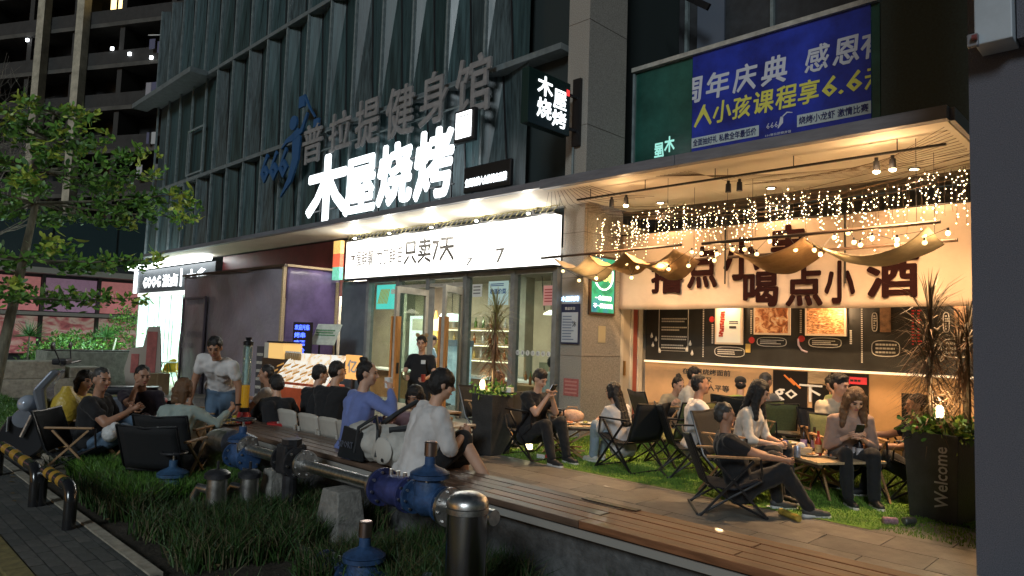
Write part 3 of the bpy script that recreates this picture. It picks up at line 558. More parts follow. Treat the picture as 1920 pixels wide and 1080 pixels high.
for x,z in ((-6.93,1.66),(-6.84,1.60),(-6.90,1.5),(-6.76,1.40),(-6.22,1.44),(-6.16,1.54),(-6.12,1.38)):
    M().lathe([(.001,.055),(.012,.02),(.026,-.015),(.018,-.04),(.001,-.045)],(x,10.592,z),10).obj('drop_print',chalk,mw)
m = M()
for k in range(28):
    m.lim(-5.925,-5.905,10.59,10.597,1.32+k*.029,1.335+k*.029); m.lim(-3.42,-3.40,10.59,10.597,1.34+k*.029,1.357+k*.029)
m.obj('dashed_line',chalk,mw)
def poster(label,x0,x1,z0,z1,mt):
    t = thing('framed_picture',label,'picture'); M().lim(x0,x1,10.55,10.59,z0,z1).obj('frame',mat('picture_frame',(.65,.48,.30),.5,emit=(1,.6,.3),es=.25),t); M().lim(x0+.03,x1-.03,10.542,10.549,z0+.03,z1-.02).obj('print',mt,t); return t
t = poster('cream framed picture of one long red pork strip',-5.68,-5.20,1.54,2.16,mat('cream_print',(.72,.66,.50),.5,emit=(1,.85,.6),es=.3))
m = M()
for i in range(11): m.box((-5.56+random.uniform(-.008,.008)+i*.003,10.536,1.68+i*.038),(.07,.01,.034),(0,random.uniform(-.3,.3),0))
m.obj('meat_print',foodmat('meat_red',[(.25,.02,.01),(.55,.06,.03),(.7,.25,.15)],14),t); M().lim(-5.42,-5.30,10.536,10.541,1.80,1.84).obj('animal_print',ink,t); bars(t,-5.42,-5.28,1.87,1.93,2,ink,10.536,4)
food = foodmat('grill_food_a',[(.12,.03,.01),(.45,.12,.03),(.8,.42,.16),(.9,.65,.4)],9,.5,.35)
food2 = foodmat('grill_food_b',[(.10,.04,.02),(.4,.14,.04),(.75,.35,.12),(.9,.6,.35)],16,.9,.45,(1,1,2.5))
poster('framed picture of glossy grilled meat on a tray',-5.01,-4.43,1.71,2.16,food); poster('framed picture of many skewers fanned out over charcoal',-4.20,-3.61,1.71,2.16,food2)
for x0,x1,z0,z1 in ((-5.70,-5.18,1.34,1.50),(-4.97,-4.50,1.53,1.67),(-4.16,-3.69,1.54,1.68),(-3.28,-2.92,1.44,1.66),(-2.42,-2.10,1.46,1.70)):
    frame_line(mw,ROW((x0+x1)/2,(z0+z1)/2,(x1-x0)/2,(z1-z0)/2),.006,chalk); bars(mw,x0+.05,x1-.05,z0+.03,z1-.03,3,chalk,seed=int(abs(x0)*10))
for x,z in ((-5.76,1.95),(-5.06,1.62),(-4.27,1.66)): M().lathe([(.05,0),(.05,.005)],(x,10.597,z),14,(0,-1,0)).obj('round_stamp',redp,mw)
for x,z0,z1 in ((-5.745,1.55,1.88),(-5.07,1.72,2.1),(-4.28,1.75,2.1),(-3.56,1.6,1.8)):
    m = M(); k = z0
    while k < z1: m.lim(x-.014,x+.014,10.59,10.596,k,k+.02); k += .03
    m.obj('vertical_print',chalk,mw)
frame_line(mw,[(-4.32,1.66),(-4.31,1.56),(-4.26,1.49),(-4.18,1.46)],.016,mat('chili_print',(.45,.36,.42),.6))
M().lim(-5.16,-5.08,10.585,10.597,1.42,1.56).obj('yellow_tag',mat('tag_yellow',(.6,.42,.12),.5),mw)
for x in (-3.10,-2.20): M().lim(x-.07,x+.07,10.585,10.597,1.78,2.16).obj('hanging_menu_print',mat('menu_brown',(.22,.12,.06),.6,noise=(14,.5)),mw)
for x in (-3.24,-2.36): frame_line(mw,ROW(x,1.92,.035,.13,14),.006,chalk); bars(mw,x-.015,x+.015,1.82,2.02,6,chalk,seed=9)
for x in (-2.75,-2.68): bars(mw,x-.02,x+.02,1.6,2.1,12,redp,seed=3)
text('在木屋烧烤面前',mw,ink,-6.30,-5.42,1.02,1.12,10.597,bold=.015); text('友又',mw,ink,-5.98,-5.74,.90,.99,10.597,bold=.02); text('人人平等',mw,ink,-5.96,-5.44,.76,.87,10.597,bold=.015)
M().lim(-4.70,-4.18,10.575,10.598,.2,1.17).obj('black_panel',black,mw); M().lim(-3.83,-3.32,10.575,10.598,.2,1.18).obj('black_panel',black,mw); M().lim(-4.10,-3.86,10.575,10.598,.2,.98).obj('black_panel',black,mw)
M().lim(-4.165,-3.85,10.57,10.598,1.0,1.18).obj('pale_panel',lightwood,mw)
m = M()
for a in (0,.09): m.bar((-4.52+a,10.57,1.10-a*.5),(-4.36+a,10.57,.96-a*.5),.04,.02)
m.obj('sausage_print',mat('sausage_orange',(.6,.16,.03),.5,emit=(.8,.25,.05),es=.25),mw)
text('go下',mw,wht,-4.68,-3.95,.68,.98,10.568,bold=.012)
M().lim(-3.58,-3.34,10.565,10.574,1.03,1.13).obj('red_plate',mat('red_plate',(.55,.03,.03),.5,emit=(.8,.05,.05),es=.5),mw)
bars(mw,-3.56,-3.36,1.05,1.11,1,ink,10.56,6)
M().lim(-5.02,-4.86,10.575,10.598,.5,1.0).obj('dark_niche',darkwood,mw); M().lim(-2.9,-2.4,10.575,10.598,.3,.95).obj('black_panel',black,mw)
# calico banner
cb = thing('calico_banner','wide beige cloth banner with brush lettering 撸点小串 喝点小酒','banner')
nx,nz = 60,14; vs = []; fs = []
for i in range(nx+1):
    for j in range(nz+1):
        x = -7.06+i/nx*5.9; z = 2.08+(j/nz)*1.27; vs.append((x,9.79+.012*math.sin(x*3.1)+.018*math.sin(x*7+z*2)*(1-j/nz),z+.008*math.sin(x*2.3)*(j in (0,))))
for i in range(nx):
    for j in range(nz): a = i*(nz+1)+j; fs.append((a,a+1,a+nz+2,a+nz+1))
o = M().add(vs,fs).obj('cloth',mat('calico',(.55,.43,.34),.8,noise=(2.5,.06),bump=(9,.25)),cb,True); o.modifiers.new('thick','SOLIDIFY').thickness = .004
M().cyl((-7.06,9.79,3.36),(-1.2,9.79,3.36),.012).obj('hanging_wire',black,cb)
bi_ = mat('brush_ink',(.02,.007,.007),.95,spec=.05)
for ch,r in (('撸',(-6.41,-5.82,2.33,2.88)),('点',(-5.74,-5.22,2.40,3.06)),('小',(-5.12,-4.54,2.50,3.16)),('串',(-4.38,-3.86,2.62,3.28)),('喝',(-4.80,-4.26,2.10,2.62)),('点',(-4.16,-3.64,2.10,2.66)),('小',(-3.62,-3.22,2.13,2.72)),('酒',(-3.08,-2.46,2.20,2.78))):
    text(ch,cb,bi_,*r,9.755,depth=.006,bold=.034,res=2,name='letter')
for x,z0,z1 in ((-5.08,2.45,3.36),(-3.34,2.4,3.36)): M().bar((x,9.73,z0),(x,9.73,z1),.02,.02).obj('seam_cord',black,cb)
# ================================================================== lights under the canopy
WARM = (1,.61,.30)
tr = thing('lighting_track','thin dark track running along the terrace soffit carrying spotlights','track')
M().bar((-6.55,7.95,3.62),(-1.75,7.95,3.62),.03,.025).obj('rail',black,tr)
for x in (-6.3,-5.35,-4.3,-3.3,-2.2): M().cyl((x,7.95,3.63),(x,7.95,3.757),.006).obj('drop_rod',black,tr)
sp = [(-5.95,8.0,0,'first'),(-5.70,8.0,1,'second'),(-4.17,8.05,0,'third'),(-4.02,8.05,0,'fourth'),(-2.42,8.0,1,'fifth'),(-2.26,8.0,1,'sixth')]
for x,y,on,nm in sp:
    t = thing('track_spotlight','%s black track spotlight from the column%s'%(nm,', lit and glowing warm' if on else ', switched off'),'spotlight',(x,y,3.60),0,'spotlights on the soffit track')
    M().cyl((0,0,0),(0,0,-.04),.02).obj('mount',black,t); M().cyl((0,0,-.04),(0,0,-.15),.032,.038).obj('head',black,t)
    if on:
        M().ell((0,0,-.155),(.036,.036,.022)).obj('lamp',mat('spot_glow',(1,.9,.7),.4,emit=(1,.80,.5),es=26,nolight=True),t,True)
    l = bpy.data.lights.new('spot_beam','SPOT'); l.energy = (380 if x < -5 else 290) if on else 0; l.color = WARM; l.spot_size = R(140); l.spot_blend = .8; l.shadow_soft_size = .05
    if on:
        lo = bpy.data.objects.new('spot_beam',l); COL.objects.link(lo); lo.parent = t; lo.location = (0,0,-.19); lo.rotation_euler = (R(14),0,0)
        l = bpy.data.lights.new('spot_spill','POINT'); l.energy = 9; l.color = WARM; l.shadow_soft_size = .05; lo = bpy.data.objects.new('spot_spill',l); COL.objects.link(lo); lo.parent = t; lo.location = (0,-.06,-.17)
# hidden shelf light behind the calico banner lighting the mural, and picture lamp
for x,z,e in ((-3.72,2.18,16),(-5.45,2.25,12),(-2.2,2.2,8)):
    t = thing('picture_lamp','small lamp clipped above the framed picture%s'%{-3.72:', glaring white over the skewers',-5.45:' of pork',-2.2:' near the right pillar'}[x],'lamp',(x,10.36,z))
    M().lathe([(.02,.05),(.09,0),(.085,0),(.015,.04)],(0,0,0),14).obj('shade',black,t); M().bar((0,0,.04),(0,.23,.08),.015,.015).obj('arm',black,t)
    M().ell((0,0,.0),(.05,.05,.025)).obj('bulb',mat('lamp_glow',(1,.9,.75),.4,emit=(1,.85,.6),es=14,nolight=True),t,True)
    l = bpy.data.lights.new('lamp_light','POINT'); l.energy = e; l.color = WARM; l.shadow_soft_size = .06; lo = bpy.data.objects.new('lamp_light',l); COL.objects.link(lo); lo.parent = t; lo.location = (0,-.02,-.06)
# two ceiling lamps of the seating bay hidden from view by the banner rail
for x,nm in ((-6.0,'column end'),(-4.2,'middle'),(-2.4,'pillar end')):
    t = thing('bay_downlight','recessed round downlight in the bay ceiling, %s'%nm,'light',(x,9.35,3.752),0,'recessed downlights of the terrace')
    M().lathe([(.07,0),(.07,-.012),(.055,-.012)],(0,0,0),18).obj('rim',black,t); M().cyl((0,0,-.013),(0,0,-.017),.052).obj('lens',mat('down_glow',(1,.9,.7),.4,emit=(1,.75,.45),es=10,nolight=True),t)
    l = bpy.data.lights.new('down_beam','SPOT'); l.energy = 60; l.color = WARM; l.spot_size = R(150); l.spot_blend = .6; l.shadow_soft_size = .08; lo = bpy.data.objects.new('down_beam',l); COL.objects.link(lo); lo.parent = t; lo.location = (0,0,-.03)
# fairy light curtain
fl = thing('fairy_light_curtain','dense curtain of tiny warm fairy lights hanging under the terrace soffit','fairy lights')
rg = random.Random(11); wires = M(); blb = M(); big = []
def anch(t): return (-7.0+t*5.3, 8.9+.15*math.sin(t*9), 3.62-.30*math.sin(math.pi*((t*2)%1))*(.35) )
prev = None
for k in range(9):
    y = 8.55+.1*k; pts = [(-7.0+5.3*i/14, y+.05*math.sin(i+k), 3.70-.26*math.sin(math.pi*i/14)-.04*(k%3)) for i in range(15)]
    wires.tube(pts,.0035,3,False)
for i in range(120):
    x = -7.02+5.35*i/119+rg.uniform(-.02,.02); y = rg.uniform(8.85,9.25); zt = 3.55-.06*math.sin(6.28*((x+7)/1.8%1))+rg.uniform(-.03,.05); L = rg.choice((.4,.5,.6,.7,.45,.8))*rg.uniform(.8,1.1)
    pts = []; n = int(L/.05)
    for j in range(n+1): pts.append((x+rg.uniform(-.008,.008),y+rg.uniform(-.006,.006),zt-L*j/n))
    wires.tube(pts,.0025,3,False)
    for p in pts[1:]:
        if rg.random() < .78:
            q = (p[0]+rg.uniform(-.022,.022),p[1]+rg.uniform(-.02,.02),p[2]+rg.uniform(-.015,.015)); s_ = rg.choice((.005,.006,.0075))
            if i%9 == 1: s_ *= 1.4
            blb.add([(q[0]-s_,q[1],q[2]),(q[0]+s_,q[1],q[2]),(q[0],q[1]-s_,q[2]),(q[0],q[1]+s_,q[2]),(q[0],q[1],q[2]-s_),(q[0],q[1],q[2]+s_)],[(0,2,5),(2,1,5),(1,3,5),(3,0,5),(2,0,4),(1,2,4),(3,1,4),(0,3,4)])
wires.obj('wires',mat('wire_brown',(.10,.06,.03),.6),fl,kind='stuff'); fg = mat('fairy_glow',(1,.8,.5),.4,emit=(1,.76,.42),es=17,nolight=True)
blb.obj('fairy_bulbs',fg,fl,kind='stuff')
sc_ = thing('stray_fairy_wires','tangled thin wires strung from the soffit corner near the pillar','wires'); m = M()
for k in range(12):
    a = (-1.72,7.75+.12*k,3.74); b = (-2.9-.12*k,8.6,3.66); m.tube([a,((a[0]+b[0])/2,(a[1]+b[1])/2,3.63),b],.003,3,False)
for k in range(14):
    a = (-6.95+.06*k,7.75,3.75); b = (-7.9+.17*k,8.7,3.70); m.tube([a,((a[0]+b[0])/2,(a[1]+b[1])/2,3.66),b],.004,3,False)
for k in range(9):
    a = (-4.6-.06*k,7.8,3.74); b = (-3.9+.22*k,8.7,3.66); m.tube([a,((a[0]+b[0])/2,(a[1]+b[1])/2,3.64),b],.0028,3,False)
m.obj('wires',MATS['wire_brown'],sc_,kind='stuff')
# soffit glow comes from string lamps: bulbs
sl_ = thing('bulb_string','string of round glowing globe bulbs festooned along the cloth awnings','string lights')
gl = mat('globe_glow',(1,.85,.6),.4,emit=(1,.72,.30),es=2.6)
bp = [(-7.05,8.25,2.60),(-6.72,8.25,2.44),(-6.35,8.2,2.46),(-6.05,8.3,2.66),(-5.88,8.3,2.66),(-5.62,8.2,2.58),(-5.72,8.2,2.44),(-5.22,8.2,2.60),(-5.05,8.1,2.52),(-4.82,8.3,2.76),(-4.75,8.1,2.55),(-4.62,8.2,2.72),(-4.40,8.2,2.70),(-4.38,8.1,2.60),(-4.18,8.2,2.74),(-4.02,8.2,2.73),(-3.86,8.2,2.66),(-3.74,8.3,2.83),(-3.5,8.2,2.86),(-3.38,8.2,2.68),(-3.30,8.2,2.77),(-3.12,8.1,2.65),(-3.05,8.1,2.60),(-2.95,8.25,2.80),(-2.80,8.25,2.84),(-2.72,8.2,2.72),(-2.62,8.1,2.67),(-2.5,8.1,2.74),(-2.28,8.2,2.66),(-2.25,8.1,2.70),(-2.02,8.2,2.74),(-1.99,8.1,2.65),(-1.80,8.2,2.75)]
bp.sort(); M().tube([(x,y,z+.05) for x,y,z in bp],.004,4,False).obj('cable',black,sl_)
for p in bp:
    b = M().ell((0,0,0),.026,n=10,h=8).obj('bulb',gl,sl_,True); b.location = p
    if bp.index(p)%5 == 2: l = bpy.data.lights.new('bulb_light','POINT'); l.energy = 9; l.color = (1,.62,.28); l.shadow_soft_size = .03; lo = bpy.data.objects.new('bulb_light',l); COL.objects.link(lo); lo.parent = b; lo.location = (0,0,-.04)
    M().cyl((0,0,.02),(0,0,.055),.013,n=8).obj('socket',black,b)
# cloth awnings on bamboo poles
def awning(label, x0,x1, y0,y1, z, sags):
    t = thing('cloth_awning',label,'awning',group='cloth awnings hung from the canopy')
    for y,zz in ((y0,z),(y1,z-.10)):
        M().tube([(x0-.25,y,zz),((x0+x1)/2,y,zz+.012),(x1+.12,y,zz+.03)],.02,8).obj('pole',mat('bamboo_dark',(.045,.025,.015),.5),t)
        for x in (x0+.1,x1-.1): M().tube([(x,y,zz),(x,y,3.76)],.003,4).obj('hanging_cord',black,t)
    rg = random.Random(int(abs(x0)*10)); pos = x0
    for fr,s_,c,tw in sags:
        a = pos; b = pos+(x1-x0)*fr; pos = b; nu,nv = 22,12; vs = []; fs = []
        for u in range(nu+1):
            for v in range(nv+1):
                fu,fv = u/nu,v/nv; sag = s_*4*fu*(1-fu); wr = .006*math.sin(fv*21+fu*6)+.010*math.sin(fu*17+fv*5+a)*(.3+abs(fu-.5))
                vs.append((a+(b-a)*(fu+.03*math.sin(3.14*fu)*(fv-.5)*tw),y0+(y1-y0)*fv,z-.015-.10*fv-sag*(1+.25*tw*(fv-.5))+wr))
        for u in range(nu):
            for v in range(nv): k = u*(nv+1)+v; fs.append((k,k+1,k+nv+2,k+nv+1))
        o = M().add(vs,fs).obj('cloth_panel',c,t,True); o.modifiers.new('s','SOLIDIFY').thickness = .004
    return t
c1 = mat('awning_cream',(.62,.50,.34),.8,noise=(3,.2),bump=(14,.5)); c2 = mat('awning_tan',(.36,.21,.10),.8,noise=(3,.3),bump=(14,.5))
awning('cream and tan cloth awning on a bamboo pole beside the stone column',-7.08,-4.95,8.05,8.75,2.80,((.32,.20,c1,1),(.30,.16,c2,-1),(.38,.22,c2,1)))
awning('cream and tan cloth awning on a bamboo pole nearest the dark pillar',-4.28,-1.95,8.05,8.75,2.82,((.45,.22,c2,1),(.55,.23,c1,-1)))
# ================================================================== left half: hoarding, snack shop, shops behind
hd = thing('construction_hoarding','dark purple plastic sheet hoarding around a vacant shop unit','hoarding')
tarp = mat('purple_tarp',(.30,.265,.31),.38,noise=(.8,.16),bump=(7,1.0),coat=.2); tarp2 = mat('violet_tarp',(.15,.105,.24),.35,noise=(1.2,.5),bump=(4,.9))
def cloth(x0,x1,y0,y1,z0,z1,mt,name,par,n=26,amp=.03,sd=0):
    rg = random.Random(sd); vs=[];fs=[]; ph = [rg.uniform(0,6) for _ in range(6)]; L = math.hypot(x1-x0,y1-y0); nx_ = (y1-y0)/L; ny_ = -(x1-x0)/L
    for i in range(n+1):
        for j in range(n+1):
            u,v = i/n,j/n; d = amp*(math.sin(u*L*2.3+ph[0]+v*2)*.5+math.sin(v*7+ph[1]+u*3)*.35+math.sin(u*L*6+v*9+ph[2])*.2+.15*math.sin(v*19+u*23+ph[3]))
            vs.append((x0+(x1-x0)*u+nx_*d,y0+(y1-y0)*u+ny_*d,z0+(z1-z0)*v))
    for i in range(n):
        for j in range(n): k = i*(n+1)+j; fs.append((k,k+n+1,k+n+2,k+1))
    o = M().add(vs,fs).obj(name,mt,par,True); o.modifiers.new('s','SOLIDIFY').thickness = .006; return o
cloth(-20.27,-14.38,7.38,7.38,-.2,2.95,tarp,'front_sheet',hd,40,.05,1); cloth(-14.36,-14.36,7.40,8.75,-.2,2.95,tarp2,'side_sheet',hd,20,.04,2)
M().lim(-20.3,-14.3,7.30,7.36,2.95,3.01).obj('top_batten',darkwood,hd); M().lim(-14.40,-14.33,7.30,7.37,-.2,2.95).obj('corner_batten',lightwood,hd); M().lim(-14.36,-14.3,7.38,8.7,2.96,3.01).obj('top_batten',lightwood,hd)
M().lim(-14.33,-14.28,8.62,8.68,-.2,2.7).obj('edge_batten',lightwood,hd)
m = M()
for a,b in (((-20.05,2.35),(-18.55,2.35)),((-20.05,2.35),(-20.05,-.2)),((-18.55,2.35),(-18.55,-.2))): m.bar((a[0],7.31,a[1]),(b[0],7.31,b[1]),.05,.05)
m.obj('door_frame',mat('hoarding_grey',(.18,.15,.19),.5),hd); cloth(-20.0,-18.6,7.33,7.33,-.2,2.3,tarp,'door_sheet',hd,16,.03,5)
fade = mat('faded_print',(.30,.27,.32),.6)
for s_,x0,x1,z0,z1 in (('OPENING',-19.95,-18.7,1.28,1.45),('SOON',-19.9,-19.2,.98,1.14)): text(s_,hd,fade,x0,x1,z0,z1,7.27,bold=.02)
rp = struct('red_fascia_board', M(), black, bld)
M().lim(-21.2,-14.45,8.80,8.9,2.4,3.74).obj('red_board',mat('deep_red',(.20,.03,.035),.4,noise=(1.5,.3)),bld)
# lit snack shop
ss = thing('snack_shop_sign','dark fascia sign with white lit letters GOOG 滋卤 and 士多 under a white light strip','sign')
M().lim(-28.6,-21.3,8.62,8.78,2.78,3.60).obj('board',mat('slate_board',(.05,.06,.07),.5),ss)
sl3 = mat('snack_letter',(.9,.95,1),.4,emit=(.95,.98,1),es=1.6); text('GOOG',ss,sl3,-27.7,-25.9,2.94,3.34,8.61,bold=.025,depth=.02); text('滋卤',ss,sl3,-25.7,-24.3,2.92,3.36,8.61,bold=.012,depth=.02); M().lim(-24.0,-23.93,8.58,8.61,2.9,3.5).obj('divider',ltr,ss); text('士多',ss,sl3,-23.5,-21.9,2.98,3.44,8.61,bold=.018,depth=.02)
M().lim(-28.5,-21.3,8.2,8.5,3.62,3.74).obj('light_strip',mat('strip_glow',(.9,.95,1),.4,emit=(.93,.98,1),es=7),ss)
M().lim(-28.6,-28.4,8.55,8.62,2.78,3.6).obj('edge_light',ltr,ss)
sg = thing('snack_shop','bright white lit glass entrance of the snack shop','shopfront')
M().lim(-28.5,-21.0,11.5,11.6,-.2,2.8).obj('back_wall',mat('self_lit_wall',(.75,.8,.76),.6,emit=(.85,1,.93),es=1.3),sg); M().lim(-28.6,-21.0,8.8,11.5,2.78,2.85).obj('ceiling',white,sg); M().lim(-28.6,-28.5,8.8,11.5,-.2,2.8).obj('side_wall',MATS['self_lit_wall'],sg)  # back and side wall get emission to look brightly lit; they are no lamps
for x in (-28.4,-27.3,-26.2,-25.1,-24.0,-22.9,-21.8): M().lim(x-.05,x+.05,8.72,8.84,-.2,2.76).obj('frame',white,sg)
for i in range(6): M().lim(-28.35+i*1.1,-27.35+i*1.1,8.77,8.782,-.15,2.74).obj('pane',pane2,sg)
M().lim(-28.5,-21.1,8.70,8.84,2.66,2.77).obj('lit_lintel',mat('lintel_glow',(.9,.9,.9),.5,emit=(.95,1,.97),es=2.2),sg)
for x in (-27.1,-26.4,-25.3,-24.6): M().cyl((x,8.66,.6),(x,8.66,1.9),.018).obj('pull_handle',steel,sg)
for i,(a,b) in enumerate(((-27.8,10.9),(-26.0,10.4))): M().lim(a,a+.9,b,b+.3,-.19,1.9).obj('display_rack',mat('rack_mint',(.4,.6,.52),.5,noise=(8,.3)),sg)
l = bpy.data.lights.new('shop_light','AREA'); l.shape = 'RECTANGLE'; l.size = 6; l.size_y = 1.2; l.energy = 900; l.color = (.9,1,.96); lo = bpy.data.objects.new('shop_light',l); COL.objects.link(lo); lo.parent = sg; lo.location = (-25,10,2.75)
# far neighbouring building at the end of the plaza
nb = thing('far_shop_building','far dark glass building with pink lit shop windows behind the tree','building',(-37,0,0),R(-4))
dg = mat('far_glass',(.03,.05,.055),.2); pk = mat('pink_window',(.45,.12,.13),.5,emit=(.9,.36,.34),es=.2,noise=(1.3,.5)); bm_ = mat('beam_pale',(.30,.28,.24),.6)
M().lim(-4,-.5,-9,22,-.2,6.3).obj('wall',mat('far_wall',(.035,.04,.042),.8),nb)
for i in range(11): M().lim(-.48,-.42,-8+i*2.6,-5.5+i*2.6,4.4,6.6).obj('window',dg,nb)
M().lim(-.5,.4,-9,16,3.75,4.0).obj('beam',bm_,nb); M().lim(-.5,.3,-9,11,1.9,2.05).obj('beam',bm_,nb)
for i in range(9):
    y0 = -8+i*2.2; M().lim(-.4,-.34,y0,y0+2.0,2.1,3.6).obj('window',[pk,mat('window_violet',(.2,.12,.2),.4,emit=(.6,.35,.5),es=.16,noise=(1.5,.6)),mat('window_pale',(.4,.45,.42),.4,emit=(.7,.8,.75),es=.2,noise=(1.5,.6))][(0,1,0,2,0,2,0,1,0)[i]],nb)
    M().lim(-.4,-.34,y0,y0+2.0,.2,1.85).obj('shop_window',foodmat('pink_poster',[(.1,.03,.04),(.4,.12,.12),(.5,.4,.32),(.3,.05,.1)],1.1,.6,.28,(1,1,2.2)) if 'pink_poster' not in MATS else MATS['pink_poster'],nb)
    M().lim(-.33,-.2,y0-.16,y0-.04,-.2,3.7).obj('post',mat('post_dark',(.06,.05,.05),.6),nb)
pw = thing('portrait_poster','pale poster with a dark blurred portrait head on the far wall','poster',(-36.0,12.1,0)); M().lim(0,.03,0,1.6,1.8,3.4).obj('sheet',mat('grey_poster',(.2,.25,.25),.6),pw); M().ell((.03,.8,2.6),(.03,.42,.5)).obj('head_print',mat('head_print',(.03,.03,.03),.7),pw)
# residential tower
tw = thing('apartment_tower','tall dark apartment block with balconies and two pale pillars in the background','building',(-50,13.5,0),math.atan2(-.47,-.88))
tn = mat('tower_wall',(.035,.033,.032),.9,noise=(.6,.4)); tb = mat('tower_beam',(.085,.08,.07),.9,noise=(1,.4)); tdk = mat('tower_glass',(.012,.014,.016),.3)
# local +x runs left along the face, local +y points towards the viewer? (flip by sign)
M().lim(-12,46,-9,-2,-.2,44).obj('wall',tn,tw)
FY = 1
for k in range(12):
    z = 4.2+k*2.9; M().lim(-12,40,-2,.0,z,z+.28).obj('floor_slab',tb,tw); M().lim(-12,40,-.12,-.0,z+.29,z+1.15).obj('balcony_wall',mat('balcony_wall',(.04,.038,.036),.9,noise=(2,.3)),tw)
    for j in range(12):
        x = -11+j*4.1; M().lim(x,x+2.4,-1.99,-1.9,z+.9,z+2.6).obj('window',tdk,tw)
    for j in range(13): M().lim(-11.8+j*4.1,-11.4+j*4.1,-1.95,-.2,z+.3,z+3.03).obj('partition',mat('partition',(.045,.043,.04),.9),tw)
for x in (3.25,6.75): M().lim(x,x+.62,.05,.6,-.2,44).obj('pale_pillar',mat('pale_pillar',(.42,.38,.29),.85,noise=(2,.3)),tw)
wg = mat('lit_window',(1,.8,.4),.5,emit=(1,.72,.30),es=2.2)
m = M(); m.lim(.9,1.3,-.3,-.27,22.5,24.5); m.lim(1.5,1.95,-.3,-.27,22.5,24.5); m.obj('lit_window',wg,tw)
rg = random.Random(4)
for (x,z) in ((1.1,19.9),(-.4,19.4),(8.7,21.2),(-2.2,19.0),(-2.6,16.2)):
    t = M().lim(x,x+.2,.0,.1,z,z+.2).obj('small_lamp',mat('far_lamp',(1,1,1),.5,emit=(.9,.95,1),es=5),tw)
lw = [mat('laundry_%d'%i,c,.8) for i,c in enumerate([(.35,.33,.36),(.12,.12,.2),(.5,.5,.5),(.25,.15,.17)])]
for i in range(22):
    x = -4.3+rg.uniform(0,2.2); z = rg.choice((11.9,11.7,14.0,17.3,20.2,20.0)); M().lim(x,x+rg.uniform(.2,.5),.3,.34,z-rg.uniform(.6,1.1),z).obj('laundry',rg.choice(lw),tw)
M().bar((-4.6,.3,20.3),(-2,.3,20.5),.05,.05).obj('drying_pole',white,tw)
# ---------------------------------------------------------------- trees and bushes
leafc = [mat('leaf_a',(.12,.28,.045),.45,noise=(3,.3)),mat('leaf_b',(.17,.36,.055),.42),mat('leaf_c',(.045,.13,.025),.5),mat('leaf_young',(.38,.48,.07),.45)]
bark = mat('bark',(.15,.14,.10),.9,noise=(14,.4),stretch=(1,1,.3),bump=(30,.5))
def leafmesh(L,wd,mt,name='leaf'):
    m = M(); m.add([(0,0,0),(wd*.5,0,L*.45),(wd*.35,0.02,L*.8),(0,0.05,L),(-wd*.35,.02,L*.8),(-wd*.5,0,L*.45),(0,-.02,L*.5)],[(0,1,6),(1,2,6),(2,3,6),(3,4,6),(4,5,6),(5,0,6)]); me = m.mesh(name); me.materials.append(mt); return me
def leaf_clump_np(points, name, parent, mts, L=(.12,.22), per=7, seed=2, weights=None, droop=.6):
    rg = np.random.default_rng(seed); V=[];F=[];MI=[]
    base = np.array([(0,0,0),(.22,0,.45),(.18,.02,.8),(0,.03,1),(-.18,.02,.8),(-.22,0,.45)])
    for (p,young) in points:
        for k in range(per):
            l = rg.uniform(*L); az = rg.uniform(0,6.283); el = rg.uniform(.9,2.2) if rg.random() < droop else rg.uniform(.1,1.2)
            d = Vector((math.sin(el)*math.cos(az),math.sin(el)*math.sin(az),math.cos(el))); s_ = d.cross(Vector((rg.normal(),rg.normal(),rg.normal()))).normalized(); n_ = d.cross(s_)
            o = Vector(p)+Vector(rg.normal(0,.05,3)); b0 = len(V)
            for q in base: V.append(tuple(o+(s_*q[0]+n_*q[1]+d*q[2])*l))
            F.append((b0,b0+1,b0+2,b0+3,b0+4,b0+5)); MI.append(3 if young and rg.random() < .75 else int(rg.choice([0,1,2],p=[.45,.25,.3])))
    me = bpy.data.meshes.new(name); me.from_pydata(V,[],F)
    for m_ in mts: me.materials.append(m_)
    me.polygons.foreach_set('material_index',MI); me.update(); return link(name,me,parent,kind='stuff')
T0 = Vector((-16.6,2.6,-.2))
tree = thing('street_tree','young street tree with tiered branches of large bright green leaves','tree',T0)
trunk = [(0,0,0),(.04,.15,1.5),(.10,.30,2.9),(.17,.42,4.1),(.25,.52,5.3),(.28,.6,6.1)]
M().tube(trunk,[.11,.095,.08,.06,.04,.02],10).obj('trunk',bark,tree,True)
rg = random.Random(21); pts = []; endp = []
tiers = [(2.2,2.1,8),(2.95,2.6,9),(4.1,3.2,11),(4.75,2.5,10),(5.4,1.4,8),(5.95,.7,5)]
for z,rad,n in tiers:
    for i in range(n):
        az = 6.283*i/n+rg.uniform(-.3,.3); L = rad*rg.uniform(.6,1.1); f = z/6.1; base = Vector((.05+.3*f,.6*f,z)); end = base+Vector((math.cos(az)*L,math.sin(az)*L,rg.uniform(.0,.25)))
        mid = (base+end)/2+Vector((0,0,-.05)); M().tube([base,mid,end],[.028,.018,.008],5).obj('branch',bark,tree,True)
        ns = max(3,int(L/.16))
        for k in range(max(2,ns//3),ns+1):
            t_ = k/ns; p = base.lerp(end,t_)+Vector((0,0,-.05*math.sin(3.14*t_)))
            for q in range(2 if t_ > .55 else 1): pts.append((p+Vector((rg.gauss(0,.13),rg.gauss(0,.13),rg.uniform(-.14,.06))),t_ > .85 and rg.random() < .6))
        endp.append(end)
leaf_clump_np(pts,'crown',tree,leafc,(.10,.19),9,5)
lm = [leafmesh(.24,.09,leafc[3]),leafmesh(.27,.1,leafc[1]),leafmesh(.25,.1,leafc[3])]
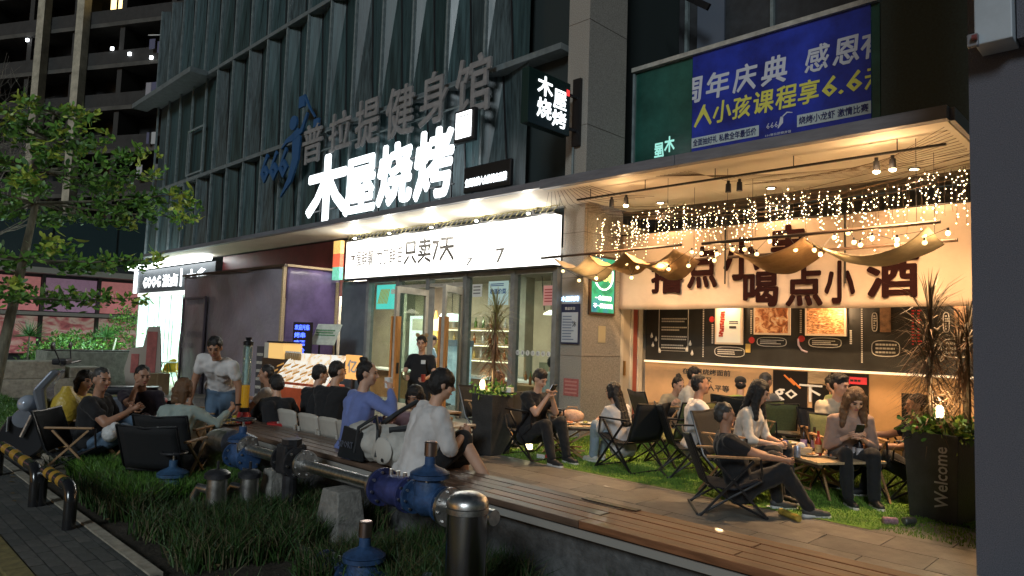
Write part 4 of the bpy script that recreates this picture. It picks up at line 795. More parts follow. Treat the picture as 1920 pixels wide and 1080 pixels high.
for e in range(280):
    p = rg.choice(endp); o = link('leaf',rg.choice(lm),tree); o.location = p+Vector((rg.gauss(0,.1),rg.gauss(0,.1),rg.uniform(-.05,.12))); o.rotation_euler = (rg.uniform(.9,2.6),rg.uniform(-.4,.4),rg.uniform(0,6.28))
def bare_tree(label,loc,h,seed):
    t = thing('bare_tree',label,'tree',loc); rg = random.Random(seed); m = M()
    def grow(p,d,L,r,dep):
        q = p+d*L; m.tube([p,(p+q)/2+Vector((rg.gauss(0,.04),rg.gauss(0,.04),0))*L,q],[r,r*.85,r*.65],4,False)
        if dep:
            for k in range(rg.choice((2,3,3))): grow(q,(d+Vector((rg.gauss(0,.5),rg.gauss(0,.5),rg.uniform(-.1,.5)))).normalized(),L*rg.uniform(.65,.9),r*.6,dep-1)
    grow(Vector((0,0,0)),Vector((0,0,1)),h*.3,.09,0); M().tube([(0,0,0),(0,0,h*.35)],[.12,.08],8).obj('trunk',bark,t,True)
    for k in range(5): grow(Vector((0,0,h*.33)),Vector((rg.gauss(0,.6),rg.gauss(0,.6),.7)).normalized(),h*.16,.045,5)
    m.obj('twigs',mat('pale_twig',(.23,.20,.17),.9),t,kind='stuff'); return t
bare_tree('leafless pale twigged tree behind the leafy tree',(-22.5,2.2,-.2),8.5,3)
bare_tree('leafless tree with fine twigs at the upper left edge',(-25,-.5,-.2),12,8)
def bush(label,loc,r,seed,n=420,mts=leafc):
    t = thing('bush',label,'bush',loc); rg = random.Random(seed); pts=[]
    for i in range(n):
        a = Vector((rg.gauss(0,1),rg.gauss(0,1),rg.gauss(0,1))).normalized()*rg.uniform(.6,1.0); pts.append((Vector((a.x*r[0],a.y*r[1],r[2]*.9+a.z*r[2])),False))
    M().tube([(0,0,0),(0,0,r[2])],[.05,.03],6).obj('stem',bark,t); leaf_clump_np(pts,'foliage',t,mts,(.08,.16),5,seed); return t
bush('tall rounded green bush beside the snack shop entrance',(-29.6,9.0,-.2),(1.1,1.1,1.35),31,520)
bush('low dark bush behind the stone planter blocks',(-27,6.2,-.2),(1.4,1.4,.7),32); bush('mid height shrub between the pink windows and the stone blocks',(-30,7.2,-.2),(1.2,1.4,.8),33)
def spiky(label,loc,h,seed,n=110,L=(.5,.8),colr=None,trunk_h=None,group=None,up=.2,wd=.013,parent=None):
    t = thing('spiky_plant',label,'plant',loc,0,group); rg = np.random.default_rng(seed); th = trunk_h or h*.6
    M().tube([(0,0,0),(.01,.0,th)],[.03,.02],8).obj('trunk',bark,t)
    return t,th
for i,(x,y) in enumerate(((-26.5,5.0),(-28.5,7.7))):
    t,th = spiky('spiky yucca plant %s'%('standing left in the far planting' if i == 0 else 'standing nearest the far bush'),(x,y,-.2),2.2,40+i); m = M(); rg = random.Random(i)
    for k in range(60):
        az = rg.uniform(0,6.28); el = rg.uniform(.2,1.7); d = Vector((math.sin(el)*math.cos(az),math.sin(el)*math.sin(az),math.cos(el)))*rg.uniform(.4,.6); m.tube([(0,0,th),tuple(Vector((0,0,th))+d)],[.02,.003],3)
    m.obj('leaves',leafc[2],t,kind='stuff')
# stone planter blocks and their neighbours
stn = mat('pale_stone',(.34,.30,.24),.85,noise=(8,.35),bump=(25,.4)); stg = mat('grey_stone',(.28,.30,.25),.85,noise=(8,.3),bump=(25,.3))
for lb,x,y,z,dx,dy,dz,mt in (('long pale stone block, lower course left of the scooter',-19.6,3.6,-.2,.9,2.6,.42,stn),('pale stone block stacked on top beside the tree trunk',-19.9,3.7,.22,.9,1.5,.40,stn),('second upper stone block with a carved hollow',-19.8,4.9,.22,.8,.7,.26,stn),('largest grey stone trough behind the scooter',-21.3,5.6,-.2,1.2,2.6,1.02,stg),('low stone edge at the far left of the plaza',-20.3,1.6,-.2,.8,2.0,.75,stn)):
    t = thing('stone_block',lb,'stone block',(x,y,z),0,'stone blocks around the far planting'); M().box((0,0,dz/2),(dx,dy,dz)).obj('block',mt,t,bevel=.02); 
    if dz > .9: M().box((0,0,dz+.01),(dx-.2,dy-.2,.03)).obj('soil_fill',mat('soil'),t)
cr = thing('cardboard_carton','plain brown cardboard carton behind the seated smoking man','carton',(-19.2,6.0,-.2)); M().lim(0,.5,0,.6,0,.55).obj('body',mat('cardboard',(.42,.28,.15),.8,noise=(5,.2)),cr); M().lim(.501,.504,.28,.32,0,.55).obj('tape',lightwood,cr)
fc = thing('cutout_display','upright pink and white cutout display standing on the plaza','display',(-19.8,6.35,-.2),R(45))
M().add([(-.45,0,0),(.35,0,0),(.42,0,.5),(.36,0,1.25),(.30,0,1.75),(.0,0,1.72),(-.1,0,1.2),(-.42,0,1.15),(-.55,0,.6),(-.45,.05,0),(.35,.05,0),(.42,.05,.5),(.36,.05,1.25),(.30,.05,1.75),(.0,.05,1.72),(-.1,.05,1.2),(-.42,.05,1.15),(-.55,.05,.6)],[(0,1,2,3,4,5,6,7,8),(17,16,15,14,13,12,11,10,9)]+[(i,i+9,(i+1)%9+9,(i+1)%9) for i in range(9)]).obj('board',mat('cutout_white',(.55,.48,.42),.5),fc)
m = M(); m.box((.14,-.012,1.05),(.26,.012,1.1)); m.box((-.28,-.012,.75),(.2,.012,.5)); m.obj('pink_print',mat('cutout_pink',(.55,.16,.15),.5,noise=(4,.3)),fc)
M().bar((0,.05,0),(0,.45,.0),.05,.02).obj('foot',black,fc)
gbn = thing('small_figure_bin','small dark scooter parked by the far bushes','scooter',(-26.5,7.0,-.2)); M().lim(-.2,.2,-.5,.5,.25,.8).obj('body',black,gbn,bevel=.05); M().ell((0,-.4,.25),(.06,.25,.25)).obj('wheel',black,gbn); M().ell((0,.45,.25),(.06,.25,.25)).obj('wheel',black,gbn); M().bar((0,.4,.7),(0,.5,1.3),.05,.05).obj('handlebar',steel,gbn)
gbn.name = 'small_scooter'
# ================================================================== people
skin = [mat('skin_a',(.52,.28,.18),.5,noise=(9,.1)),mat('skin_b',(.60,.35,.24),.5,noise=(9,.1)),mat('skin_c',(.42,.22,.14),.5,noise=(9,.1))]
def fab(name,c,b=.3): return mat('cloth_'+name,c,.9,noise=(5,.10),bump=(11,b),sheen=.1)
hairm = {'black':mat('hair_black',(.012,.010,.010),.42,bump=(160,.6),stretch=(1,1,.25)),'brown':mat('hair_brown',(.13,.065,.03),.45,noise=(20,.4),bump=(160,.6),stretch=(1,1,.25)),'red':mat('hair_red',(.05,.018,.014),.45,bump=(160,.6)),'grey':mat('hair_grey',(.05,.048,.045),.5,noise=(60,.4))}
eyem = mat('eye_dark',(.015,.01,.01),.3); lipm = mat('lips',(.33,.10,.08),.5); shoed = mat('shoe_dark',(.02,.02,.022),.6); shoew = mat('shoe_white',(.55,.52,.48),.6); solem = mat('shoe_sole',(.6,.58,.55),.6); shoet = mat('shoe_tan',(.26,.19,.10),.7)
QUEUE = []; DBG = globals().get('DBGL')
clt = bpy.data.textures.new('fold_noise','CLOUDS'); clt.noise_scale = .11; hrt = bpy.data.textures.new('hair_noise','CLOUDS'); hrt.noise_scale = .03
def remesh(m, name, mt, parent, vox, smooth=3, disp=None, extra=None):
    me = m.mesh(name); me.materials.append(mt); o = link(name,me,parent)
    r = o.modifiers.new('r','REMESH'); r.mode = 'VOXEL'; r.voxel_size = vox; r.use_smooth_shade = True
    s = o.modifiers.new('s','SMOOTH'); s.iterations = smooth; s.factor = .5
    if disp: d = o.modifiers.new('d','DISPLACE'); d.texture = disp[0]; d.strength = disp[1]; d.mid_level = .5
    QUEUE.append((o,extra)); return o
def flush():
    dg = bpy.context.evaluated_depsgraph_get(); dg.update()
    new = []
    for o,ex in QUEUE: new.append(bpy.data.meshes.new_from_object(o.evaluated_get(dg)))
    for (o,ex),me in zip(QUEUE,new):
        o.modifiers.clear(); me.name = o.name.split('.')[0]; o.data = me
        if ex:
            mx,mts = ex; k = len(me.materials)
            nv = len(me.vertices); a = np.empty(nv*3); me.vertices.foreach_get('co',a); V = a.reshape(-1,3).tolist()+[list(v) for v in mx.v]
            F = [tuple(p.vertices) for p in me.polygons]+[tuple(i+nv for i in f) for f in mx.f]
            m2 = bpy.data.meshes.new(me.name); m2.from_pydata(V,[],F)
            for q in me.materials: m2.materials.append(q)
            for q in mts: m2.materials.append(q)
            m2.polygons.foreach_set('material_index',[0]*len(me.polygons)+mx.m); m2.polygons.foreach_set('use_smooth',[True]*len(F)); m2.update(); o.data = m2
    QUEUE.clear()
def ik(a,b,l1,l2,pole):
    a,b = Vector(a),Vector(b); d = b-a; L = d.length
    if L > (l1+l2)*.985: b = a+d.normalized()*(l1+l2)*.985; d = b-a; L = d.length
    x = d.normalized(); p = Vector(pole)-x*Vector(pole).dot(x); p = p.normalized() if p.length > 1e-4 else x.orthogonal()
    c = (l1*l1-l2*l2+L*L)/(2*L); h = math.sqrt(max(0,l1*l1-c*c)); return a+x*c+p*h, b
def person(label, x,y,rz, seat=.42, zg=0., lean=8, side=0, hy=0, hp=0, rh=(.2,.42,.62), lh=(-.2,.42,.62), rf=(.12,.45,0), lf=(-.12,.45,0), top=None, slv=.55, bot=None, plen=2, shoe=None, hair='short', hc='black', sk=0, s=1., vox=.013, extra=None, open_neck=False, fat=1., relbow=None, lelbow=None, headkey=True, tl=0.):
    """rz: degrees, 0 faces +y. local x right, y forward, z up"""
    t = thing('person',label,'person',(x,y,zg),R(rz)); t.scale = (s,s,s); S = skin[sk]; f = fat
    stand = seat is None
    P = Vector((0,0,.93 if stand else seat+.10))
    sp = (Euler((R(-lean),R(side),0)).to_matrix()@Vector((0,0,1))).normalized()
    sp2 = (Euler((R(-lean*1.35),R(side),0)).to_matrix()@Vector((0,0,1))).normalized()
    C1 = P+sp*.22; C2 = C1+sp2*.16; N = C2+sp2*.13; rt = Vector((math.cos(R(side)),0,-math.sin(R(side))))
    hq = Euler((R(-hp),0,R(hy))).to_matrix(); nk = (sp2+Vector((0,0,.9))+hq@Vector((0,.35,0))).normalized(); H = N+nk*.185
    sh = {1:N-sp2*.045+rt*.165*f,-1:N-sp2*.045-rt*.165*f}; hip = {1:P+Vector((.085,0,-.01)),-1:P+Vector((-.085,0,-.01))}
    arms = {}; legs = {}
    for q,ht,el in ((1,rh,relbow),(-1,lh,lelbow)):
        e,wr = ik(sh[q],ht,.275,.25,el or (q*.55,-.35,-.8)); arms[q] = (e,wr)
    for q,ft in ((1,rf),(-1,lf)):
        an = Vector(ft)+Vector((0,0,.085)); k,an = ik(hip[q],an,.43,.41,(q*.12,1,.35) if not stand else (0,1,0)); legs[q] = (k,an)
    def torso(m,g,long=False):
        m.cap(P+Vector((-.07*f,0,0)),P+Vector((.07*f,0,0)),(.110*f)+g); m.cap(P+rt*.05,C1+rt*.05,.105*f+g,.098*f+g); m.cap(P-rt*.05,C1-rt*.05,.105*f+g,.098*f+g)
        m.cap(C1+rt*.05,C2+rt*.075,.10*f+g,.105*f+g); m.cap(C1-rt*.05,C2-rt*.075,.10*f+g,.105*f+g); m.cap(sh[-1]*.82+N*.18-sp2*.02,sh[1]*.82+N*.18-sp2*.02,.062+g); m.cap(C2,N-sp2*.03,.09+g,.055+g)
    b = M(); torso(b,0); b.cap(N-sp2*.03,H-nk*.06,.058,.052)
    for q in (1,-1):
        e,wr = arms[q]; b.cap(sh[q],e,.050*f,.040*f); b.cap(e,wr,.039*f,.026); k,an = legs[q]; b.cap(hip[q],k,.085*f,.055*f); b.cap(k,an,.052*f,.036)
        fd = ((Vector((an.x,an.y,0))-Vector((k.x,k.y,0)))*.15+Vector((0,.3,0))).normalized(); b.cap(an-Vector((0,0,.045)),an+fd*.13-Vector((0,0,.06)),.036,.026)
    # head
    o_ = lambda v: H+hq@Vector(v)
    b.ell(o_((0,-.012,.035)),(.075,.092,.088),hq,14,10); b.ell(o_((0,.012,-.035)),(.060,.072,.078),hq,14,10); b.cap(o_((0,.045,-.085)),o_((0,.055,-.085)),.026); b.cap(o_((0,.088,.012)),o_((0,.106,-.022)),.009,.014); b.cap(o_((-.035,.078,.030)),o_((.035,.078,.030)),.011)
    for q in (1,-1): b.ell(o_((q*.079,-.008,-.005)),(.010,.022,.033),hq,8,6); b.ell(o_((q*.038,.055,-.02)),(.026,.026,.03),hq,8,6)
    ex = M()
    for q in (1,-1):
        ex.mi = 1; ex.ell(o_((q*.031,.083,.010)),(.0145,.007,.0065),hq,8,5); ex.cap(o_((q*.016,.089,.030)),o_((q*.048,.080,.031)),.0045,n=5)
    ex.mi = 2; ex.ell(o_((0,.084,-.058)),(.022,.008,.008),hq,8,5)
    # hands
    for q in (1,-1):
        e,wr = arms[q]; d = (wr-e).normalized(); u = Vector((-q,0,0)); u = (u-d*u.dot(d)); u = u.normalized() if u.length > .2 else d.orthogonal().normalized(); w_ = d.cross(u)   # u: palm normal-ish, w_: across palm
        b.cap(wr,wr+d*.045,.024,.026); b.ell(wr+d*.062+w_*.0,(.034,.034,.034),None,8,6); pc = wr+d*.06
        ex.mi = 0; m0 = ex
        ex2 = m0
        for j,(off,L) in enumerate(((-.030,.072),(-.010,.080),(.010,.076),(.029,.060))):
            r0 = pc+w_*off+d*.02; r1 = r0+(d*.8+u*.45).normalized()*L*.55; r2 = r1+(d*.25+u*.95).normalized()*L*.5; ex.cap(r0,r1,.0095,.0088,6); ex.cap(r1,r2,.0088,.0075,6)
        r0 = pc-w_*.03-d*.035; r1 = r0-w_*.022+d*.03+u*.02; r2 = r1+d*.028+u*.018+w_*.004; ex.cap(r0,r1,.011,.010,6); ex.cap(r1,r2,.010,.008,6)
    remesh(b,'body',S,t,vox,3,None,(ex,[eyem,lipm])) if False else remesh(b,'body',S,t,vox,3,None,(ex,[eyem,lipm]))
    # shirt
    if top:
        m = M(); torso(m,.016); 
        if not stand: m.cap(P+Vector((-.08*f,-.02,-.03)),P+Vector((.08*f,-.02,-.03)),.115*f)
        for q in (1,-1):
            e,wr = arms[q]
            if slv > 0:
                k1 = min(1,slv); m.cap(sh[q],sh[q].lerp(e,k1*.92),.064*f,(.058 if slv <= 1 else .052)*f)
                if slv > 1: m.cap(e,e.lerp(wr,(slv-1)),.052*f,.040)
        if tl: m.cap(P+Vector((-.07,0,-.02)),P+Vector((-.07,0,-tl)),.12*f,.13*f); m.cap(P+Vector((.07,0,-.02)),P+Vector((.07,0,-tl)),.12*f,.13*f)
        remesh(m,'top',top,t,vox*1.05,2,(clt,.035))
    if bot:
        m = M(); m.cap(P+Vector((-.07*f,0,-.01)),P+Vector((.07*f,0,-.01)),.124*f)
        for q in (1,-1):
            k,an = legs[q]; m.cap(hip[q],k,.100*f,.072*f)
            if plen > 1: m.cap(k,k.lerp(an,(plen-1)*.95),.070*f,.060)
            elif plen < 1: pass
        remesh(m,'trousers' if plen > 1 else 'shorts',bot,t,vox*1.05,2,(clt,.03))
    for q in (1,-1):
        k,an = legs[q]; fd = ((Vector((an.x,an.y,0))-Vector((k.x,k.y,0)))*.15+Vector((0,.3,0))).normalized(); dn = Vector((0,0,-1))
        m = M(); m.mi = 0; m.cap(an+dn*.03-fd*.03,an+dn*.045+fd*.10,.044,.036); m.cap(an+dn*.05+fd*.06,an+dn*.055+fd*.16,.040,.032)
        m.mi = 1; m.cap(an+dn*.075-fd*.035,an+dn*.078+fd*.165,.036,.034); m.obj('shoe',[shoe or shoed,solem if shoe is not shoet else shoet],t,True)
    # hair
    hm = hairm.get(hc,hairm['black']); h = M()
    if hair in ('short','crop'):
        g = 0 if hair == 'crop' else .006
        h.ell(o_((0,-.020,.052)),(.080+g,.090+g,.083+g),hq,14,10); h.ell(o_((0,-.05,.015)),(.076+g,.062+g,.085+g),hq,14,10)
        if hair == 'short': h.cap(o_((-.04,.042,.098)),o_((.045,.040,.100)),.018)
    elif hair in ('bob','long','longfront'):
        h.ell(o_((0,-.018,.045)),(.090,.100,.092),hq,14,10); h.ell(o_((0,-.055,-.01)),(.085,.068,.10),hq,14,10)
        L = {'bob':.10,'long':.30,'longfront':.27}[hair]
        for q in (1,-1):
            h.cap(o_((q*.078,-.01,.03)),o_((q*.086,-.005,-.06)),.028,.026); 
            if hair == 'longfront': h.cap(o_((q*.074,.03,.05)),o_((q*.088,.03,-.10)),.030,.036); h.cap(o_((q*.088,.02,-.10)),N+rt*q*.11+sp2*-.10+Vector((0,.09,0)),.048,.030)
        e0 = o_((0,-.075,-.05)); back = N-sp2*(L-.08)-Vector((0,.12,0)) if hair != 'bob' else o_((0,-.06,-.13))
        for dx in (-.05,0,.05): h.cap(o_((dx,-.065,-.02)),back+rt*dx,.046,.032)
    elif hair == 'bun':
        h.ell(o_((0,-.022,.045)),(.083,.094,.086),hq,14,10); h.ell(o_((0,-.055,.0)),(.075,.058,.085),hq,14,10); h.ell(o_((0,-.05,.135)),(.042,.042,.035),hq); h.cap(o_((0,-.08,-.03)),o_((0,-.075,-.10)),.03,.012)
    elif hair == 'cap': h.ell(o_((0,-.045,.0)),(.078,.058,.075),hq)
    elif hair == 'mop':
        h.ell(o_((0,-.012,.045)),(.094,.104,.094),hq,14,10); h.ell(o_((0,-.05,-.01)),(.090,.07,.085),hq,14,10)
    remesh(h,'hair',hm,t,.011,1,(hrt,.022))
    if hair == 'cap':
        m = M(); m.ell(o_((0,-.012,.062)),(.088,.100,.075),hq,16,10); m.box(tuple(o_((0,.11,.055))),(.13,.09,.012),(R(-hp),0,R(hy))); m.obj('cap',fab('cap',(.015,.015,.016)),t,True)
    info = dict(t=t,H=H,arms=arms,N=N,P=P,o=o_,hq=hq,legs=legs)
    if extra: extra(info)
    if DBG is not None: DBG.append((label,(x,y),tuple(Matrix.Translation((x,y,zg))@Matrix.Rotation(R(rz),4,'Z')@Matrix.Scale(s,4)@H)))
    return info
blackc = fab('black',(.012,.012,.014)); whitec = fab('white',(.66,.63,.62)); whitew = fab('white_b',(.60,.57,.56)); navy = fab('navy',(.018,.02,.04)); jeans = fab('jeans',(.10,.16,.24),.2); jeansd = fab('jeans_dark',(.04,.06,.10),.2); bluec = fab('blue',(.16,.21,.48)); beige = fab('beige',(.50,.42,.30)); greyc = fab('grey',(.16,.15,.14)); greenc = fab('green',(.42,.48,.12)); palegrey = fab('pale_grey',(.30,.36,.33)); yellowc = fab('yellow',(.55,.42,.12)); brownc = fab('brown_stripe',(.30,.20,.16)); darkp = fab('dark_plum',(.03,.015,.022)); khaki = fab('khaki',(.40,.33,.22)); offw = fab('off_white',(.66,.60,.52))
def holds(kind,hand=1):
    def f(i):
        t = i['t']; e,wr = i['arms'][hand]; d = (wr-e).normalized(); p = wr+d*.09
        if kind == 'cup': M().lathe([(.028,-.05),(.036,.05)],p+Vector((-.035*hand,0,0)),12).obj('paper_cup',white,t)
        if kind == 'phone': M().box(tuple(p+Vector((0,.02,.02))),(.075,.012,.15),(R(-35),0,0)).obj('phone',[mat('phone_body',(.02,.02,.02),.2)],t); M().box(tuple(p+Vector((0,.012,.026))),(.068,.004,.14),(R(-35),0,0)).obj('phone_screen',mat('phone_glow',(.6,.7,.9),.3,emit=(.8,.85,1),es=.9),t)
        if kind == 'glass': M().lathe([(.026,-.05),(.032,.05)],p,12).obj('glass_cup',pane2,t)
    return f
# ---- left table group (lower plaza)
person('man in black t-shirt and jeans seen from behind in the left camping chair',-8.40,2.20,-38,0.12, ZG,4,0,-35,4,(.12,.42,.62),(-.16,.30,.60),(.14,.62,0),(-.10,.50,0),blackc,.6,jeans,2,hair='crop',hc='grey',sk=2,fat=1.2,s=1.04)
person('dark haired person in yellow hidden behind the man in black',-9.60,2.31,-50,0.08, ZG,8,0,-20,8,top=yellowc,slv=.6,bot=jeansd,hair='bob',hc='black')
def tprint(i): 
    m = M(); N = i['N']; 
    for k in range(5): m.bar(N+Vector((-.08+k*.03,.135,-.16-.03*(k%2))),N+Vector((-.04+k*.03,.14,-.20+.03*(k%2))),.02,.01)
    m.obj('shirt_print',wht,i['t'])
person('man in dark printed t-shirt raising his hand to his mouth',-8.82,2.82,-118,0.18, ZG,10,0,30,6,(.03,.20,.86),(-.16,.34,.50),(.2,.4,0),(-.2,.4,0),fab('plum_tee',(.02,.012,.02)),.55,darkp,2,hair='crop',sk=2,fat=1.1,extra=tprint,relbow=(.45,.2,-1))
person('woman with brown bob in pale grey top seen from behind',-7.82,2.83,42,0.08, ZG,10,0,-6,10,(.42,.40,.62),(-.2,.42,.6),top=palegrey,slv=1.8,bot=beige,hair='bob',hc='brown')
person('standing man in white t-shirt bending over the left table',-8.42,3.59,-138,None,-.10,38,-12,14,22,(.26,.30,.72),(-.30,.22,.70),(.12,-.05,0),(-.13,.05,0),whitec,.55,jeans,2,hair='short',sk=2,fat=1.14,s=.98,relbow=(.5,-.5,-.2))
person('man in white t-shirt facing left behind the beer tower',-8.73,4.40,130,0.17, ZG,6,0,15,5,(.2,.4,.62),(-.2,.4,.62),top=whitec,slv=.55,bot=navy,hair='crop',sk=2)
person('boy with mop hair in black shirt looking down at the bench',-7.86,4.03,70,0.16, ZG,14,0,15,20,top=blackc,slv=.8,bot=blackc,hair='mop',sk=1,s=.95)
person('man in black shirt with short hair on a white chair, further one',-8.01,4.54,12,0.21, ZG,8,0,-30,4,top=blackc,slv=.55,bot=blackc,hair='short',sk=1)
person('broad man in black shirt on a white chair beside the woman in blue',-7.31,4.39,22,0.24, ZG,6,0,-28,2,top=blackc,slv=.55,bot=blackc,hair='crop',sk=1,fat=1.14,s=1.04)
person('woman with hair bun in blue shirt sitting on the bench holding a paper cup',-5.74,3.73,-8,0.34,0,6,0,-38,2,(.24,.24,.98),(-.12,.34,.66),(.12,.5,0),(-.12,.5,0),bluec,1.95,offw,1.6,shoew,'bun',sk=1,fat=1.1,tl=.05,extra=holds('cup'))
person('man in white t-shirt sitting cross legged on the bench beside the bag',-4.52,3.53,-22,0.31,0,12,2,-8,10,(.10,.36,.70),(-.05,.36,.68),(.24,.54,.24),(.0,.42,0),whitec,1.0,blackc,1,shoet,'mop',sk=1,fat=1.24,s=1.03,vox=.012,tl=.0)
person('dark haired person half hidden behind the man in white on the bench',-5.87,4.65,-150,0.12,0,16,0,0,14,top=fab('mauve',(.25,.16,.18)),slv=.6,bot=khaki,hair='bob',hc='black')
def waitress(i):
    t = i['t']; o = i['o']; m = M(); m.tube([o((-.085,0,.05)),o((-.06,0,.12)),o((0,0,.145)),o((.06,0,.12)),o((.085,0,.05))],.012,6); m.obj('headband',mat('tan_band',(.45,.28,.12),.6),t)
    for q in (1,-1): M().ell(o((q*.07,0,.14)),(.034,.014,.034)).obj('ear_ornament',mat('tan_band'),t,True)
    M().add([i['N']+Vector(v) for v in ((-.10,.155,-.12),(.10,.155,-.12),(.17,.16,-.45),(.17,.15,-.85),(-.17,.15,-.85),(-.17,.16,-.45))]+[i['N']+Vector(v) for v in ((-.10,.162,-.12),(.10,.162,-.12),(.17,.167,-.45),(.17,.157,-.85),(-.17,.157,-.85),(-.17,.167,-.45))],[(0,1,2,3,4,5),(11,10,9,8,7,6)]+[(k,k+6,(k+1)%6+6,(k+1)%6) for k in range(6)]).obj('apron',blackc,t)
    m = M(); m.box(tuple(i['N']+Vector((-.07,.165,-.10))),(.07,.008,.06)); m.obj('name_badge',wht,t)
    for h in (1,-1): e,wr = i['arms'][h]; M().lathe([(.030,-.05),(.036,.06)],wr+(wr-e).normalized()*.08+Vector((0,.03,.02)),12).obj('drink_cup',[pane2,mat('red_drink',(.35,.04,.03),.3)][h == -1],t)
person('standing waitress in black with animal ear headband carrying two cups',-7.92,6.22,-142,None,-.06,2,0,4,4,(.17,.36,1.12),(-.17,.36,1.10),(.1,.0,0),(-.1,.0,0),blackc,.6,blackc,2,hair='short',sk=1,s=.90,extra=waitress,fat=1.0)
# ---- terrace
person('man in black t-shirt looking down at a phone beside the column',-6.13,6.66,-96,0.22,0,6,0,8,26,(.05,.32,.80),(-.03,.32,.80),(.16,.55,0),(-.14,.5,0),blackc,.6,blackc,2,hair='short',sk=1,fat=1.12,extra=holds('phone'))
person('person with dark red hair hidden behind the tall planter',-7.35,7.03,-80,0.14,0,10,0,0,14,top=fab('maroon',(.12,.03,.03)),slv=1,bot=blackc,hair='bob',hc='red')
person('girl with long black hair in loose white shirt facing the wooden table',-5.04,7.11,82,0.16,0,12,0,10,6,(.10,.40,.52),(-.05,.40,.52),(.12,.50,0),(-.10,.42,0),whitew,1.8,fab('light_jeans',(.25,.31,.36),.2),2,shoew,'long',sk=1,s=.96)
person('man in white t-shirt in profile left of the crowded table',-4.21,7.38,-48,0.25,0,2,0,-4,-8,top=whitec,slv=.55,bot=blackc,hair='crop',sk=2,fat=1.12)
person('man in black slouching in the nearest camping chair with long legs out',-3.06,6.18,-52,0.13,0,-14,0,0,4,(.16,.46,.50),(-.20,.36,.50),(.12,.62,0),(-.16,.40,0),blackc,.6,blackc,2,mat('shoe_grey',(.06,.06,.06),.6),'crop',hc='grey',sk=2,fat=1.2,s=.95)
person('woman with long straight black hair in off shoulder white top',-3.40,6.92,-88,0.30,0,12,0,6,22,(.08,.38,.56),(-.10,.36,.56),top=offw,slv=1.2,bot=blackc,hair='longfront',sk=1,s=.98)
person('man in cream overshirt leaning and talking behind the bottles',-2.98,8.29,-128,0.37,0,16,8,25,16,(.16,.40,.58),(-.20,.36,.58),top=beige,slv=1.7,bot=blackc,hair='short',sk=1,fat=1.06)
person('woman with long light brown hair looking down at a phone',-2.65,7.64,-140,0.29,0,22,0,0,32,(.06,.34,.66),(-.05,.34,.64),top=brownc,slv=1.5,bot=blackc,hair='longfront',hc='brown',sk=1,extra=holds('phone'))
person('man in navy with only legs and forearm showing left of the planter',-2.12,8.16,112,.16,0,-4,0,0,4,(.20,.46,.60),(-.26,.40,.54),(.12,.66,0),(-.16,.48,0),navy,.6,fab('charcoal',(.02,.021,.026)),2,hair='crop',sk=2,fat=1.1)
person('person in lime green shirt and black cap facing the mural',-4.87,9.78,18,0.17,0,14,0,10,10,top=greenc,slv=.6,bot=blackc,hair='cap',sk=1)
person('man in grey t-shirt seen from behind leaning over the far table',-4.44,9.43,-10,0.27,0,16,0,0,8,top=greyc,slv=.6,bot=blackc,hair='crop',hc='grey',sk=2,fat=1.1)
person('person in pale shirt behind the far chair near the orange wall',-5.60,9.41,-70,0.28,0,12,0,0,10,top=offw,slv=.8,bot=blackc,hair='short',sk=1)
person('person bowing low with black hair at the far left of the bay',-5.93,9.45,-110,0.19,0,24,0,0,20,top=khaki,slv=.8,bot=blackc,hair='bun',sk=1)
person('person in yellow green shirt bending behind the man in cream',-3.33,9.98,60,0.35,0,30,0,0,30,top=fab('lime',(.40,.42,.16)),slv=.8,bot=blackc,hair='short',sk=1)
# ---- inside
person('diner in white shirt with dark bib straps behind the right window pane',-8.52,9.68,30,.50,-.2,10,0,0,10,top=whitec,slv=.8,bot=greyc,hair='short',sk=1)
person('staff member in blue standing by the fridge inside the shop',-12.9,10.3,-60,None,-.2,6,0,0,10,top=fab('pale_blue',(.25,.4,.5)),slv=.6,bot=blackc,hair='cap',sk=1)
flush()
